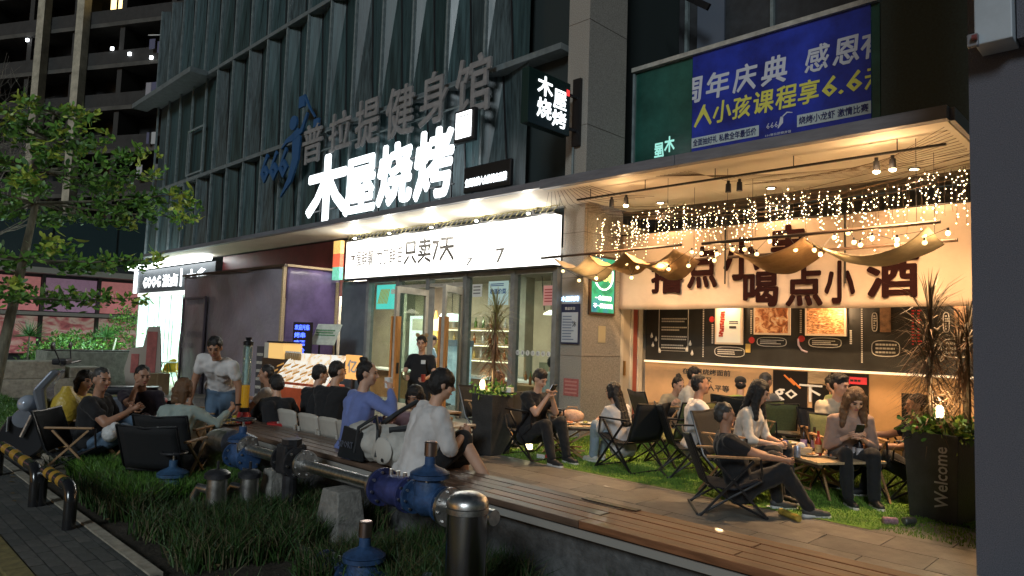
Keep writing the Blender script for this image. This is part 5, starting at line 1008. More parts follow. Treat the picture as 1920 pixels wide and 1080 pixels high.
# ================================================================== chairs
def camp_chair(label, x,y,rz,zg=0,fabm=blackfab,arm=wood,loop=False,group='folding camping chairs',sh=.38,bh=.80):
    t = thing('camping_chair',label,'chair',(x,y,zg),R(rz),group); tube = black
    w_ = .27
    M().add([(-w_,-.20,sh-.04),(w_,-.20,sh-.04),(w_,.24,sh+.03),(-w_,.24,sh+.03),(-w_,.02,sh-.055),(w_,.02,sh-.055)],[(0,1,5,4),(4,5,2,3)]).obj('seat',fabm,t).modifiers.new('s','SOLIDIFY').thickness = .012
    n = 8; vs = []; fs = []
    for i in range(n+1):
        for j in range(7): u = i/n; v = j/6; vs.append((-w_+2*w_*u,-.20-.16*v-.035*math.sin(math.pi*u),sh-.02+(bh-sh+.02)*v))
    for i in range(n):
        for j in range(6): k = i*7+j; fs.append((k,k+1,k+8,k+7))
    M().add(vs,fs).obj('backrest',fabm,t,True).modifiers.new('s','SOLIDIFY').thickness = .012
    m = M()
    for s in (1,-1):
        x_ = s*(w_+.015); m.tube([(x_,.30,.0),(x_,-.05,sh*.55),(x_,-.22,sh),(x_,-.37,bh+.01)],.011,6)
        m.tube([(x_,-.30,0),(x_,.0,sh*.6),(x_,.26,sh+.03),(x_,.24,sh+.22)],.011,6)
    if loop: m.tube([(-w_-.015,-.30,.012),(w_+.015,-.30,.012)],.012,6); m.tube([(-w_-.015,.30,.012),(w_+.015,.30,.012)],.012,6)
    m.tube([(-w_-.015,-.37,bh+.01),(0,-.40,bh-.01),(w_+.015,-.37,bh+.01)],.011,6); m.tube([(-w_,.26,sh+.02),(w_,.26,sh+.02)],.01,6); m.tube([(-w_,-.2,sh-.04),(w_,-.2,sh-.04)],.01,6)
    m.obj('frame',tube,t,True)
    for s in (1,-1):
        M().box((s*(w_+.03),.0,sh+.225),(.045,.46,.02)).obj('armrest',arm,t,bevel=.006); M().bar((s*(w_+.02),.18,sh+.2),(s*(w_+.02),-.28,0),.02,.02).obj('leg',black if loop else arm,t)
        M().bar((s*(w_+.02),-.16,sh+.2),(s*(w_+.02),.30,0),.02,.02).obj('leg',black if loop else arm,t)
    return t
brn = mat('brown_slats',(.24,.13,.07),.6,noise=(9,.2)); olive = mat('olive_fabric',(.10,.11,.04),.8,noise=(40,.2))
camp_chair('black camping chair with wooden arms under the man in black at left',-8.37,2.12,-38,ZG,loop=False,sh=.26,bh=.63)
camp_chair('black fabric chair seen from behind nearest the tall grass, empty',-6.98,2.49,40,ZG,arm=wood,sh=.26,bh=.63)
camp_chair('dark chair under the man in the printed t-shirt',-8.72,2.88,-118,ZG,mat('plum_fabric',(.03,.015,.018),.85),sh=.26,bh=.63)
camp_chair('chair with light wooden legs under the woman with brown bob',-7.75,2.85,42,ZG,sh=.26,bh=.63)
camp_chair('chair with tall tan back between woman and standing man',-8.75,3.55,135,ZG,brn,arm=wood,sh=.3,bh=.82)
camp_chair('camping chair under the dark haired person in yellow',-9.6,2.30,-50,ZG,sh=.26,bh=.63)
camp_chair('black chair holding the man on his phone by the planter',-6.18,6.75,-96,0,loop=True,arm=black)
camp_chair('black camping chair under the girl in loose white shirt',-4.92,7.10,82,0,loop=True,arm=black)
camp_chair('olive green camping chair standing empty behind the girl',-4.72,7.85,75,0,olive,loop=True,arm=black)
camp_chair('black chair under the man in profile left of the crowded table',-4.25,7.33,-48,0,loop=True,arm=black)
camp_chair('nearest black camping chair with looped tube legs and wooden arm',-3.14,6.08,-52,0,mat('navy_fabric',(.016,.018,.026),.85,noise=(50,.2),bump=(200,.3)),loop=True,sh=.30,bh=.70)
camp_chair('chair under the woman with straight black hair',-3.46,6.90,-88,0)
camp_chair('chair under the woman looking down at her phone',-2.62,7.70,-140,0,olive)
camp_chair('chair holding the man in cream overshirt',-2.95,8.34,-128,0)
camp_chair('dark chair left of the right planter with metal arm',-2.10,8.20,112,0,loop=True,arm=mat('arm_grey',(.2,.2,.2),.4,1))
camp_chair('olive chair tilted back behind the black haired woman',-4.05,9.0,35,0,olive)
camp_chair('second olive chair next to the far low table',-3.75,8.75,-120,0,olive)
camp_chair('chair with dark mesh back at the left of the orange wall',-5.75,9.0,-30,0,mat('mesh_brown',(.10,.07,.05),.8))
camp_chair('chair under the man in grey t-shirt',-4.42,9.35,-10,0); camp_chair('chair under the person in lime green',-4.88,9.70,18,0)
camp_chair('chair hidden behind the tall planter under the red haired person',-7.4,7.1,-80,0)
# white moulded chairs
pw_ = mat('moulded_white',(.46,.43,.38),.5,noise=(5,.1))
def moulded(label,x,y,rz,zg=ZG):
    t = thing('moulded_chair',label,'chair',(x,y,zg),R(rz),'white moulded chairs behind the bench'); w_ = .20
    M().box((0,.02,.42),(.40,.40,.025)).obj('seat',pw_,t,bevel=.01)
    vs=[];fs=[];n=8
    for i in range(n+1):
        for j in range(6): u=i/n*2-1; v=j/5; vs.append((u*w_*(1+.05*v),-.19-.05*v+.03*u*u,.52+.28*v*(1-.10*u**4)))
    for i in range(n):
        for j in range(5): k=i*6+j; fs.append((k,k+1,k+7,k+6))
    M().add(vs,fs).obj('backrest',pw_,t,True).modifiers.new('s','SOLIDIFY').thickness = .018
    for sx in (1,-1):
        M().tube([(sx*.185,-.25,0),(sx*.18,-.20,.42),(sx*.19,-.215,.6)],.02,6).obj('leg',pw_,t); M().tube([(sx*.185,.22,0),(sx*.17,.18,.42)],.02,6).obj('leg',pw_,t)
    return t
for (x,y),nm in zip(((-7.51,4.14),(-7.03,4.14),(-6.60,4.14),(-6.24,4.14)),('behind the boy with mop hair, leftmost','second from the left','third from the left','right beside the woman in blue')): moulded('white moulded plastic chair, %s'%nm,x,y,6).scale = (.86,.86,.80)
for lb,x,y,rz in (('yellow plastic shell chair outside the snack shop door',-20.9,7.3,200),('second yellow shell chair nearer the snack shop wall',-21.8,7.8,150)):
    t = thing('shell_chair',lb,'chair',(x,y,-.165),R(rz),'yellow chairs by the snack shop'); ym = mat('shell_yellow',(.75,.55,.03),.4)
    m = M(); vs=[];fs=[]
    for i in range(11):
        for j in range(7): a = math.pi*(i/10); v = j/6; vs.append((.26*math.cos(a)*(1-.1*v),-.24*math.sin(a)*(.9),.44+.36*v*math.sin(a)**.7))
    for i in range(10):
        for j in range(6): k=i*7+j; fs.append((k,k+1,k+8,k+7))
    M().add(vs,fs).obj('shell',ym,t,True).modifiers.new('s','SOLIDIFY').thickness = .015; M().box((0,.02,.44),(.46,.44,.03)).obj('seat',ym,t,bevel=.012)
    for a,b in ((1,1),(1,-1),(-1,1),(-1,-1)): M().tube([(a*.16,b*.16,.43),(a*.24,b*.24,0)],.013,6).obj('leg',ym,t)
t = thing('bar_table','slim green legged table outside the snack shop','table',(-20.2,7.0,-.165)); M().lathe([(.3,0),(.3,.02)],(0,0,.72),20).obj('top',mat('table_pale',(.5,.55,.5),.5),t)
for a in (0,1.57,3.14,4.71): M().tube([(.08*math.cos(a),.08*math.sin(a),.72),(.28*math.cos(a),.28*math.sin(a),0)],.012,5).obj('leg',mat('leg_green',(.1,.35,.12),.5),t)
# ================================================================== tables
def roll_table(label,x,y,rz,L,W_,h,mt=lightwood,zg=0):
    t = thing('folding_table',label,'table',(x,y,zg),R(rz)); n = int(L/.075)
    for i in range(n): M().box((-L/2+(i+.5)*L/n,0,h-.012),(L/n-.006,W_,.022)).obj('slat',mt,t)
    for s in (1,-1): M().box((0,s*(W_/2-.03),h-.04),(L,.03,.03)).obj('rail',darkwood,t)
    for s in (1,-1):
        for a in (1,-1): M().bar((a*L*.38,s*W_*.42,h-.04),(-a*L*.28,s*W_*.36,0),.035,.022).obj('leg',wood,t)
        M().bar((-L*.28,s*W_*.3,.10),(L*.28,s*W_*.3,.10),.025,.02).obj('stretcher',wood,t)
    return t
roll_table('low slatted wooden table with crossed legs beside the column',-5.98,7.10,45,.95,.55,.42)
roll_table('low wooden table crowded with bottles and plates',-3.05,7.62,-30,1.45,.8,.42)
roll_table('far low table in front of the orange wall',-4.25,8.95,10,.8,.5,.42,darkwood)
roll_table('small folding side table with dark frame near the cream overshirt',-3.55,8.95,0,.6,.45,.46)
roll_table('low table with chopstick cup left of the tall planter',-6.75,5.55,10,.9,.5,.45,mat('grey_slats',(.42,.38,.33),.5,noise=(9,.2)))
roll_table('dark low table between the left diners',-8.15,2.55,20,.7,.5,.42,darkwood,ZG)
roll_table('table behind the white chairs shared by the black shirted diners',-7.5,5.55,0,1.8,.6,.6,wood,ZG)
roll_table('low table near the right pillar with red bottles',-1.75,9.3,0,.9,.5,.42)
# ---- table ware
plate = mat('plate_white',(.6,.57,.52),.35); foodm = [foodmat('food_%d'%i,c,30,.4) for i,c in enumerate([[(.25,.1,.03),(.5,.25,.08),(.6,.45,.2)],[(.3,.28,.06),(.45,.4,.12),(.2,.3,.05)],[(.45,.1,.04),(.6,.25,.1),(.3,.1,.03)]])]
rg = random.Random(5)
def plateof(label,x,y,z,r=.11,k=0,group='plates of food on the low tables'):
    t = thing('food_plate',label,'plate',(x,y,z),rg.uniform(0,6),group); M().lathe([(.05,0),(r,.022),(r*.95,.024),(.05,.008)],(0,0,0),16).obj('dish',plate,t,True)
    m = M()
    for i in range(9): m.ell((rg.uniform(-.5,.5)*r,rg.uniform(-.5,.5)*r,.025),(rg.uniform(.015,.03),rg.uniform(.012,.02),.014),None,6,5)
    m.obj('food',foodm[k%3],t,True); return t
def bottle(label,x,y,z,c,lab,h=.25,r=.033,group='bottles on the crowded table'):
    t = thing('bottle',label,'bottle',(x,y,z),0,group); M().lathe([(r*.95,0),(r,.01),(r,h*.55),(r*.4,h*.74),(r*.38,h*.95),(r*.42,h)],(0,0,0),12).obj('glass',mat('glassb_%.2f'%c[0],c,.12,spec=.8),t,True)
    if lab: M().lathe([(r*1.03,h*.12),(r*1.03,h*.45)],(0,0,0),12).obj('label_wrap',mat('lab_%.2f%.2f'%(lab[0],lab[1]),lab,.5,noise=(40,.4)),t,True)
    return t
def can(label,x,y,z,c,group='drink cans on the crowded table',rot=None):
    t = thing('drink_can',label,'can',(x,y,z),0,group); M().lathe([(.026,0),(.033,.008),(.033,.108),(.027,.12),(.024,.118)],(0,0,0),14).obj('body',mat('can_%.2f%.2f'%(c[0],c[1]),c,.3,.5,noise=(30,.5)),t,True)
    if rot: t.rotation_euler = rot
    return t
for i,(a,b,k) in enumerate(((-3.55,7.75,0),(-3.32,7.50,1),(-3.05,7.62,2),(-2.85,7.25,0),(-3.35,7.95,1),(-2.62,7.35,2))): plateof('food plate on the crowded low table, %s'%('at its left end,front left,centre,front right,rear left,right end'.split(',')[i]),a,b,.42,.10,k)
for lb,a,b,c,l_ in (('dark beer bottle with purple label, left of the pair',-3.06,7.66,(.015,.01,.01),(.35,.25,.4)),('dark beer bottle with purple label, right of the pair',-2.96,7.70,(.015,.01,.01),(.35,.25,.4)),('red sauce bottle with orange cap on crowded table',-2.80,7.38,(.4,.04,.02),(.5,.35,.15)),('white labelled dark bottle in front of the woman, left',-2.58,7.50,(.02,.02,.03),(.55,.5,.5)),('white labelled dark bottle in front of the woman, middle',-2.50,7.56,(.02,.02,.03),(.55,.5,.5)),('white labelled dark bottle in front of the woman, right',-2.44,7.50,(.02,.02,.03),(.55,.5,.5)),('red bottle on the far right table',-1.75,9.3,(.45,.03,.02),None)): bottle(lb,a,b,.42,c,l_)
can('silver drink can with print near the table front',-2.88,7.05,.42,(.35,.36,.42)); can('blue drink can left of the silver one',-3.12,7.33,.42,(.12,.15,.35))
t = thing('tissue_box','box of pale tissues near the table centre','box',(-2.92,7.25,.42),.3); M().box((0,0,.04),(.2,.11,.08)).obj('carton',lightwood,t); M().ell((0,0,.09),(.04,.02,.04)).obj('tissue',wht,t,True)
t = thing('grey_tray','grey tray with toaster shaped bread basket on the wooden table','tray',(-6.12,6.88,.42),.6); M().box((0,0,.015),(.34,.26,.03)).obj('tray',steel2,t,bevel=.01); M().tube([(-.13,0,.02),(-.13,0,.12),(-.06,0,.17),(.06,0,.17),(.13,0,.12),(.13,0,.02)],.03,8).obj('handle_basket',mat('grey_basket',(.35,.33,.31),.5),t,True)
plateof('snack plate on the column side wooden table, left',-5.92,7.1,.42,.12,2); plateof('snack plate on the column side wooden table, right',-5.78,7.32,.42,.11,1)
t = thing('wicker_case','pinkish wicker handbag on the wooden table behind the plates','bag',(-6.05,7.35,.42),.8); M().ell((0,0,.08),(.17,.08,.09)).obj('body',mat('wicker',(.55,.36,.26),.7,noise=(30,.3)),t,True); M().tube([(-.1,0,.12),(-.06,0,.2),(.06,0,.2),(.1,0,.12)],.008,6).obj('handle',wood,t)
t = thing('tea_cup','dark wooden cup on the corner of the wooden table','cup',(-5.98,6.88,.42)); M().lathe([(.03,0),(.036,.11)],(0,0,0),12).obj('cup',darkwood,t)
for i,(a,b) in enumerate(((-8.35,2.45),(-8.15,2.6),(-7.95,2.55))): plateof('plate of leftovers on the left dark table, %s'%'left middle right'.split()[i],a,b,ZG+.42,.11,i)
for i,(a,b) in enumerate(((-8.2,3.55),(-8.0,3.72),(-7.9,3.5))): plateof('plate of food on the left end of the bench, %s'%('nearest the end,rear,nearest the beer tower'.split(',')[i]),a,b,.42,.10,i+1)
for i,(a,b,z) in enumerate(((-8.0,2.68,ZG+.42),(-8.05,3.6,.42))):
    t = thing('beer_glass','small glass of yellow beer on the %s'%('left dark table' if i == 0 else 'bench end'),'glass',(a,b,z)); M().lathe([(.028,0),(.034,.09)],(0,0,0),12).obj('beer',mat('beer',(.75,.5,.08),.15),t,True); M().lathe([(.031,0),(.037,.12)],(0,0,.0),12).obj('glass',pane,t,True)
t = thing('chopstick_cup','cup of wooden chopsticks left of the tall planter','cup',(-6.85,5.55,.45)); M().lathe([(.035,0),(.045,.10)],(0,0,0),12).obj('cup',mat('terracotta',(.5,.2,.08),.6),t)
for i in range(4): M().cyl((0,0,.05),(.02*math.cos(i*1.5),.02*math.sin(i*1.5),.26),.004,n=5).obj('chopstick',lightwood,t)
t = thing('bamboo_basket','round bamboo basket beside the chopsticks','basket',(-6.62,5.6,.45)); M().lathe([(.08,0),(.10,.07),(.09,.07)],(0,0,0),14).obj('basket',wood,t)
# beer tower
t = thing('beer_tower','tall clear beer tower half full of orange beer with black cap','beer tower',(-7.95,3.66,.42)); t.scale = (.86,.86,.86)
M().lathe([(.10,0),(.11,.02),(.085,.12),(.07,.16)],(0,0,0),18).obj('base',mat('tower_red',(.45,.03,.03),.4),t,True); M().cyl((0,0,.16),(0,0,.22),.062,n=16).obj('collar',black,t)
M().cyl((0,0,.22),(0,0,.52),.052,n=16).obj('beer',mat('tower_beer',(.85,.35,.02),.2,emit=(1,.4,.03),es=.12),t,True); M().cyl((0,0,.2),(0,0,1.08),.058,n=18,cap=False).obj('tube',pane2,t,True)
M().cyl((0,0,.53),(0,0,1.06),.030,n=12).obj('ice_core',mat('ice_core',(.6,.62,.64),.3,noise=(30,.3)),t,True); M().lathe([(.066,0),(.066,.05),(.03,.07),(.045,.11)],(0,0,1.06),16).obj('cap',black,t,True); M().cyl((0,-.05,.26),(0,-.13,.26),.014).obj('tap',black,t)
t = thing('red_stool_crate','red plastic crate under the beer tower at the bench end','crate',(-7.72,3.98,ZG)); M().lathe([(.17,0),(.14,.45),(.13,.46)],(0,0,0),8).obj('crate',mat('tower_red',(.45,.03,.03)),t)
t = thing('napkin_bag','crumpled white plastic bag hanging by the man in black','bag',(-8.02,2.28,ZG+.36)); M().ell((0,0,.06),(.10,.08,.09)).ell((.04,.03,.12),(.05,.05,.06)).obj('bag',mat('bag_white',(.65,.65,.65),.4,bump=(30,.8)),t,True)
# lantern, litter
t = thing('table_lantern','small glowing camping lantern on the turf beside the wooden table','lantern',(-6.45,6.95,0)); M().lathe([(.06,0),(.06,.03),(.045,.04)],(0,0,0),14).obj('base',black,t); M().cyl((0,0,.045),(0,0,.14),.045,n=14).obj('glass',mat('lantern_glow',(1,.9,.6),.4,emit=(1,.82,.45),es=6),t,True); M().lathe([(.055,0),(.03,.04)],(0,0,.14),14).obj('cap',black,t); M().tube([(-.05,0,.16),(0,0,.25),(.05,0,.16)],.004,4).obj('handle',black,t)
t = thing('crushed_packet','crushed red and white packet lying on the turf','litter',(-5.95,6.72,.01),.5); M().box((-.06,0,.02),(.10,.07,.03),(.2,.1,.3)).obj('wrapper',wht,t); M().box((.05,.01,.02),(.09,.06,.04),(.1,.3,.9)).obj('wrapper',mat('tower_red',(.45,.03,.03)),t)
t = thing('snack_tube','yellow printed snack tube lying on the tiles','litter',(-2.62,6.25,.03),R(-32)); M().cyl((-.13,0,0),(.13,0,0),.03,n=12).obj('tube',mat('tube_yellow',(.40,.28,.05),.5,noise=(22,.5)),t,True)
can('pink and silver drink can lying on its side before the right planter',-2.0,6.72,.035,(.45,.28,.36),None,(0,R(90),R(35))); can('dark drink can lying behind the pink one',-1.87,6.85,.035,(.12,.13,.12),None,(0,R(90),R(60)))
can('small dark can left on the wooden table',-5.86,6.95,.42,(.05,.05,.05),None)
M().lim(-3.95,-3.5,4.2,4.26,0,.004).obj('dark_strip',black,ter_:=thing('dark_tape_strip','short dark strip lying along the back edge of the bench','strip',(.9,-.37,.425)))
for i,(x,y) in enumerate(((-5.3,5.0),(-3.4,6.55),(-2.9,6.5),(-4.4,6.0))): 
    t = thing('paper_scrap','pale paper scrap on the terrace, %s'%('near the bench back,under the nearest chair,beside the nearest shoe,by the turf edge'.split(',')[i]),'litter',(x,y,.006),i); M().add([(0,0,0),(.06,.01,.004),(.07,.04,0),(.01,.05,.006)],[(0,1,2,3)]).obj('scrap',wht,t)
# ================================================================== food display cart and bits by the hoarding
t = thing('food_display_board','slanted glowing food menu board on a red cart behind the diners','menu board',(-11.6,6.5,ZG-.05),R(8)); t.scale = (.86,.86,.88)
M().box((0,0,.45),(1.7,.6,.62)).obj('cart',mat('cart_red',(.55,.10,.04),.5,noise=(3,.2)),t,bevel=.02); M().box((0,.0,.08),(1.6,.5,.14)).obj('base',black,t)
o = M().box((0,0,0),(1.8,.9,.03)).obj('lit_board',foodmat('lit_menu',[(.8,.8,.76),(.85,.85,.8),(.85,.75,.6),(.7,.42,.2),(.8,.8,.7)],6,.6,.62),t); o.location = (0,-.02,1.0); o.rotation_euler = (R(48),0,0)
m = M()
for r in range(3):
    for k in range(6): m.box((-.62+k*.25+r*.04,-.30+r*.17,.02),(.17,.045,.01),R(30))
o = m.obj('skewer_print',mat('skewer_print2',(.5,.25,.06),.5,emit=(.6,.3,.08),es=.4),t); o.location = (0,-.02,1.0); o.rotation_euler = (R(48),0,0)
text('现烤羊肉串',t,mat('menu_red',(.6,.05,.05),.5,emit=(.8,.1,.1),es=.5),-.6,.35,.20,.32,.02,name='lettering'); bpy.data.objects[t.children[-1].name].location = (0,-.33,1.06)
t = thing('standing_menu','white leaning price list on a stand beside the metal wall panel','menu board',(-13.6,8.0,ZG),R(12)); M().box((0,0,1.5),(.75,.02,.5),(R(-25),0,0)).obj('sheet',mat('menu_sheet',(.5,.55,.5),.5,noise=(8,.2)),t); M().bar((-.3,.1,0),(-.25,.05,1.4),.03,.03).obj('leg',black,t); M().bar((.3,.1,0),(.25,.05,1.4),.03,.03).obj('leg',black,t)
bars(t,-.3,.3,1.35,1.62,5,mat('menu_green',(.1,.3,.15),.5),-.03,2)
t = thing('blue_led_board','small blue glowing LED writing board on the violet hoarding side','sign',(-13.9,7.6,ZG),R(25)); M().lim(-.25,.25,0,.02,1.0,1.75).obj('board',black,t)
for i,s_ in enumerate(('欢迎光临','烤串','啤酒','特价')): text(s_,t,mat('led_blue',(.1,.15,1),.4,emit=(.06,.12,1),es=3),-.2,.18 if i == 0 else .08,1.58-i*.17,1.70-i*.17,-.01,bold=.02)
M().bar((-.2,.05,0),(-.2,.02,1.1),.03,.03).obj('leg',black,t); M().bar((.2,.05,0),(.2,.02,1.1),.03,.03).obj('leg',black,t)
t = thing('drinks_cabinet','white cabinet with a lit row of labels next to the beer tower','cabinet',(-14.0,7.0,ZG),R(20)); t.scale = (.5,.5,.86); M().box((0,0,.75),(.55,.5,1.5)).obj('casing',mat('cabinet_white',(.55,.52,.44),.5),t,bevel=.02); M().box((-.5,0,.7),(.4,.45,1.4)).obj('rack',mat('rack_dark',(.06,.06,.07),.5),t)
for k in range(6): M().box((-.5,-.23,.2+k*.2),(.34,.02,.07)).obj('label_row',mat('label_row',(.4,.38,.34),.5,noise=(30,.5)),t)
t = thing('popcorn_box','warm lit glass snack box behind the diners','display case',(-12.9,6.7,ZG)); M().box((0,0,.5),(.9,.5,1.0)).obj('stand',darkwood,t); M().box((0,0,1.15),(.6,.4,.3)).obj('case',mat('case_warm',(.7,.45,.15),.4,emit=(1,.6,.2),es=.6),t); 
M().box((0,0,1.32),(.66,.46,.03)).obj('lid',black,t)
for k in range(7):
    q = thing('sauce_jar','small capped sauce jar, %s in the row on the snack counter'%('first second third fourth fifth sixth seventh'.split()[k]),'jar',(-12.55+k*.085,6.55,ZG+1.0),0,'sauce jars in a row'); M().lathe([(.033,0),(.035,.10),(.02,.13)],(0,0,0),10).obj('jar',mat('jar_amber',(.4,.25,.1),.3),q,True); M().cyl((0,0,.13),(0,0,.16),.026).obj('lid',wht,q)
t = thing('orange_side_sign','small orange lit counter sign with a white arrow mark','sign',(-10.5,6.75,ZG)); M().box((0,0,.95),(.45,.05,.42)).obj('panel',mat('orange_lit',(.8,.4,.12),.5,emit=(1,.5,.15),es=.7),t); text('亿',t,wht,-.15,.15,.85,1.08,-.03,bold=.03); M().bar((0,0,0),(0,0,.75),.05,.05).obj('post',black,t)
# ================================================================== bag on bench
t = thing('sports_bag','white and black sports duffel bag with wide straps on the bench','bag',(-4.99,3.50,.42),R(4)); t.scale = (1.12,1.05,1.1)
m = M(); m.cap((-.22,0,.15),(.22,0,.15),.15,.15,16); remesh(m,'body',mat('bag_cloth',(.50,.48,.44),.75,noise=(5,.2),bump=(14,.4)),t,.014,2,(clt,.05)); 
M().add([(-.32,-.158,.02),(-.02,-.165,.02),(-.05,-.165,.24),(-.30,-.12,.26)],[(0,1,2,3)]).obj('black_panel',mat('bag_black',(.015,.017,.02),.6),t).modifiers.new('s','SOLIDIFY').thickness = .03
M().ell((-.26,0,.14),(.10,.15,.14)).obj('end_panel',MATS['bag_black'],t,True); text('XPORT',t,mat('bag_print',(.10,.11,.14),.5),-.27,-.09,.11,.16,-.190,bold=.02)
M().tube([(-.1,-.165,.08),(-.08,-.15,.27),(.02,-.06,.36),(.14,-.14,.27),(.16,-.165,.08)],.014,6).obj('handle_strap',MATS['bag_black'],t,True)
M().tube([(.22,-.1,.28),(.32,0,.30),(.40,.08,.26),(.36,.1,.16)],.025,6).obj('shoulder_strap',MATS['bag_black'],t,True); M().tube([(-.05,.05,.28),(.0,.2,.38),(.04,.36,.46)],.02,6).obj('shoulder_strap',MATS['bag_black'],t,True)
M().ell((.20,-.145,.13),(.11,.03,.10)).obj('pocket',mat('bag_pocket',(.55,.52,.47),.7),t,True); M().ell((.24,-.176,.07),(.012,.006,.014)).obj('tag_print',black,t)
flush()
# ================================================================== planters
def planter(label,x,y,rz,s,h,seed):
    t = thing('tall_planter',label,'planter',(x,y,0),R(rz)); M().add([(-s*.85,-s*.85,0),(s*.85,-s*.85,0),(s*.85,s*.85,0),(-s*.85,s*.85,0),(-s,-s,h),(s,-s,h),(s,s,h),(-s,s,h),(-s*.9,-s*.9,h),(s*.9,-s*.9,h),(s*.9,s*.9,h),(-s*.9,s*.9,h),(-s*.9,-s*.9,h-.05),(s*.9,-s*.9,h-.05),(s*.9,s*.9,h-.05),(-s*.9,s*.9,h-.05)],[(0,3,2,1),(0,1,5,4),(1,2,6,5),(2,3,7,6),(3,0,4,7),(4,5,9,8),(5,6,10,9),(6,7,11,10),(7,4,8,11),(8,9,13,12),(9,10,14,13),(10,11,15,14),(11,8,12,15),(12,13,14,15)]).obj('pot',mat('planter_dark',(.045,.045,.045),.55,noise=(6,.3),bump=(60,.3)),t,bevel=.006)
    return t
def dracaena(label,loc,h,seed,nh=2,L=(.35,.6),hues=None,droop=1.9,dens=260):
    t = thing('potted_dracaena',label,'plant',loc); rg = random.Random(seed); g = []
    for k in range(nh): g.append(Vector((rg.uniform(-.12,.12)*(k>0),rg.uniform(-.12,.12)*(k>0),h*(1-.22*k))))
    for p in g: M().tube([(0,0,-.05),(p.x*.4,p.y*.4,p.z*.5),tuple(p)],[.026,.022,.015],7).obj('trunk',mat('palm_trunk',(.13,.09,.055),.9,noise=(20,.4)),t,True)
    for ci,(zone,mt,n,el0,el1) in enumerate((('live',(hues or (leafc[3],leafc[1]))[0],dens//2,.1,1.65),('dead',mat('dead_leaf',(.22,.13,.075),.7,noise=(8,.4)),dens,1.1,2.5))):
        m = M()
        for k in range(n):
            p = rg.choice(g); b = p-Vector((0,0,rg.uniform(0,.12) if zone == 'live' else rg.uniform(.10,.62))); az = rg.uniform(0,6.283); el = rg.uniform(el0,el1); l = rg.uniform(*L)*(1 if zone == 'live' else .72)
            d = Vector((math.sin(el)*math.cos(az),math.sin(el)*math.sin(az),math.cos(el))); s_ = Vector((-math.sin(az),math.cos(az),0))*rg.uniform(.004,.008)
            q1 = b+d*l*.5; q2 = b+d*l+Vector((0,0,-l*.22)); m.add([b-s_*.5,b+s_*.5,q1+s_,q2,q1-s_],[(0,1,2,4),(4,2,3)])
        m.obj('leaves' if zone == 'live' else 'dead_leaves',mt,t,kind='stuff')
    return t
def ground_flowers(label,loc,r,seed,n=60):
    t = thing('trailing_plant',label,'plant',loc); rg = random.Random(seed); leaf_clump_np([(Vector((rg.uniform(-r,r),rg.uniform(-r,r),rg.uniform(0,.08))),rg.random()<.3) for _ in range(n)],'foliage',t,leafc,(.04,.09),6,seed); M().cyl((0,0,-.03),(0,0,.04),.02).obj('stem',bark,t)
    m = M()
    for k in range(14): m.ell((rg.uniform(-r,r)*1.1,rg.uniform(-r,r)*1.1,rg.uniform(.03,.12)),.016,None,6,4)
    m.obj('flowers',mat('flower_red',(.45,.10,.10),.6),t,kind='stuff'); return t
def planter_lamp(label,loc,e=8):
    t = thing('planter_lamp',label,'lamp',loc); M().lathe([(.05,0),(.05,.02)],(0,0,0),12).obj('base',black,t); M().lathe([(.028,.02),(.036,.06),(.030,.11),(.01,.13)],(0,0,0),14).obj('bulb',mat('planter_glow',(1,.9,.6),.4,emit=(1,.78,.40),es=9),t,True)
    l = bpy.data.lights.new('lamp_light','POINT'); l.energy = e; l.color = (1,.8,.45); l.shadow_soft_size = .05; lo = bpy.data.objects.new('lamp_light',l); COL.objects.link(lo); lo.parent = t; lo.location = (0,0,.2)
planter('tall dark tapered planter standing between bench and door',-6.66,6.44,0,.20,.78,1); dracaena('dracaena with pale upper leaves and shaggy dead skirt in the middle planter',(-6.66,6.44,.76),1.12,3,2,(.35,.60),(mat('leaf_pale',(.30,.30,.12),.5),),dens=330)
ground_flowers('green trailing plant with small flowers around the middle planter lamp',(-6.66,6.42,.76),.17,5); planter_lamp('small lamp glowing on the middle planter rim',(-6.72,6.30,.83),4)
t = thing('paper_box','small white paper box on the corner of the middle planter','box',(-6.50,6.55,.79),.4); M().box((0,0,.05),(.14,.10,.06)).obj('box',wht,t)
planter('tall black planter with vertical Welcome lettering by the pillar',-1.70,7.45,-12,.24,.78,2)
t = bpy.data.objects['tall_planter.001']; o = text('Welcome',t,mat('welcome_print',(.55,.53,.53),.6),-.27,.27,-.055,.055,0,bold=.012,res=2); o.location = (.09,-.236,.40); o.rotation_euler = (R(4),R(-90),0)
dracaena('dark dracaena with long drooping leaves in front of the pillar, taller one',(-1.80,7.45,.76),1.15,7,3,(.40,.68),(mat('leaf_night',(.10,.075,.045),.6),),dens=300)
dracaena('second dark dracaena close against the pillar',(-1.52,7.58,.76),1.0,9,2,(.35,.60),(MATS['leaf_night'],),dens=240)
ground_flowers('bushy green plant glowing around the lamp in the right planter',(-1.72,7.50,.76),.26,15,130); planter_lamp('small lamp glowing among leaves in the right planter',(-1.70,7.36,.90),7)
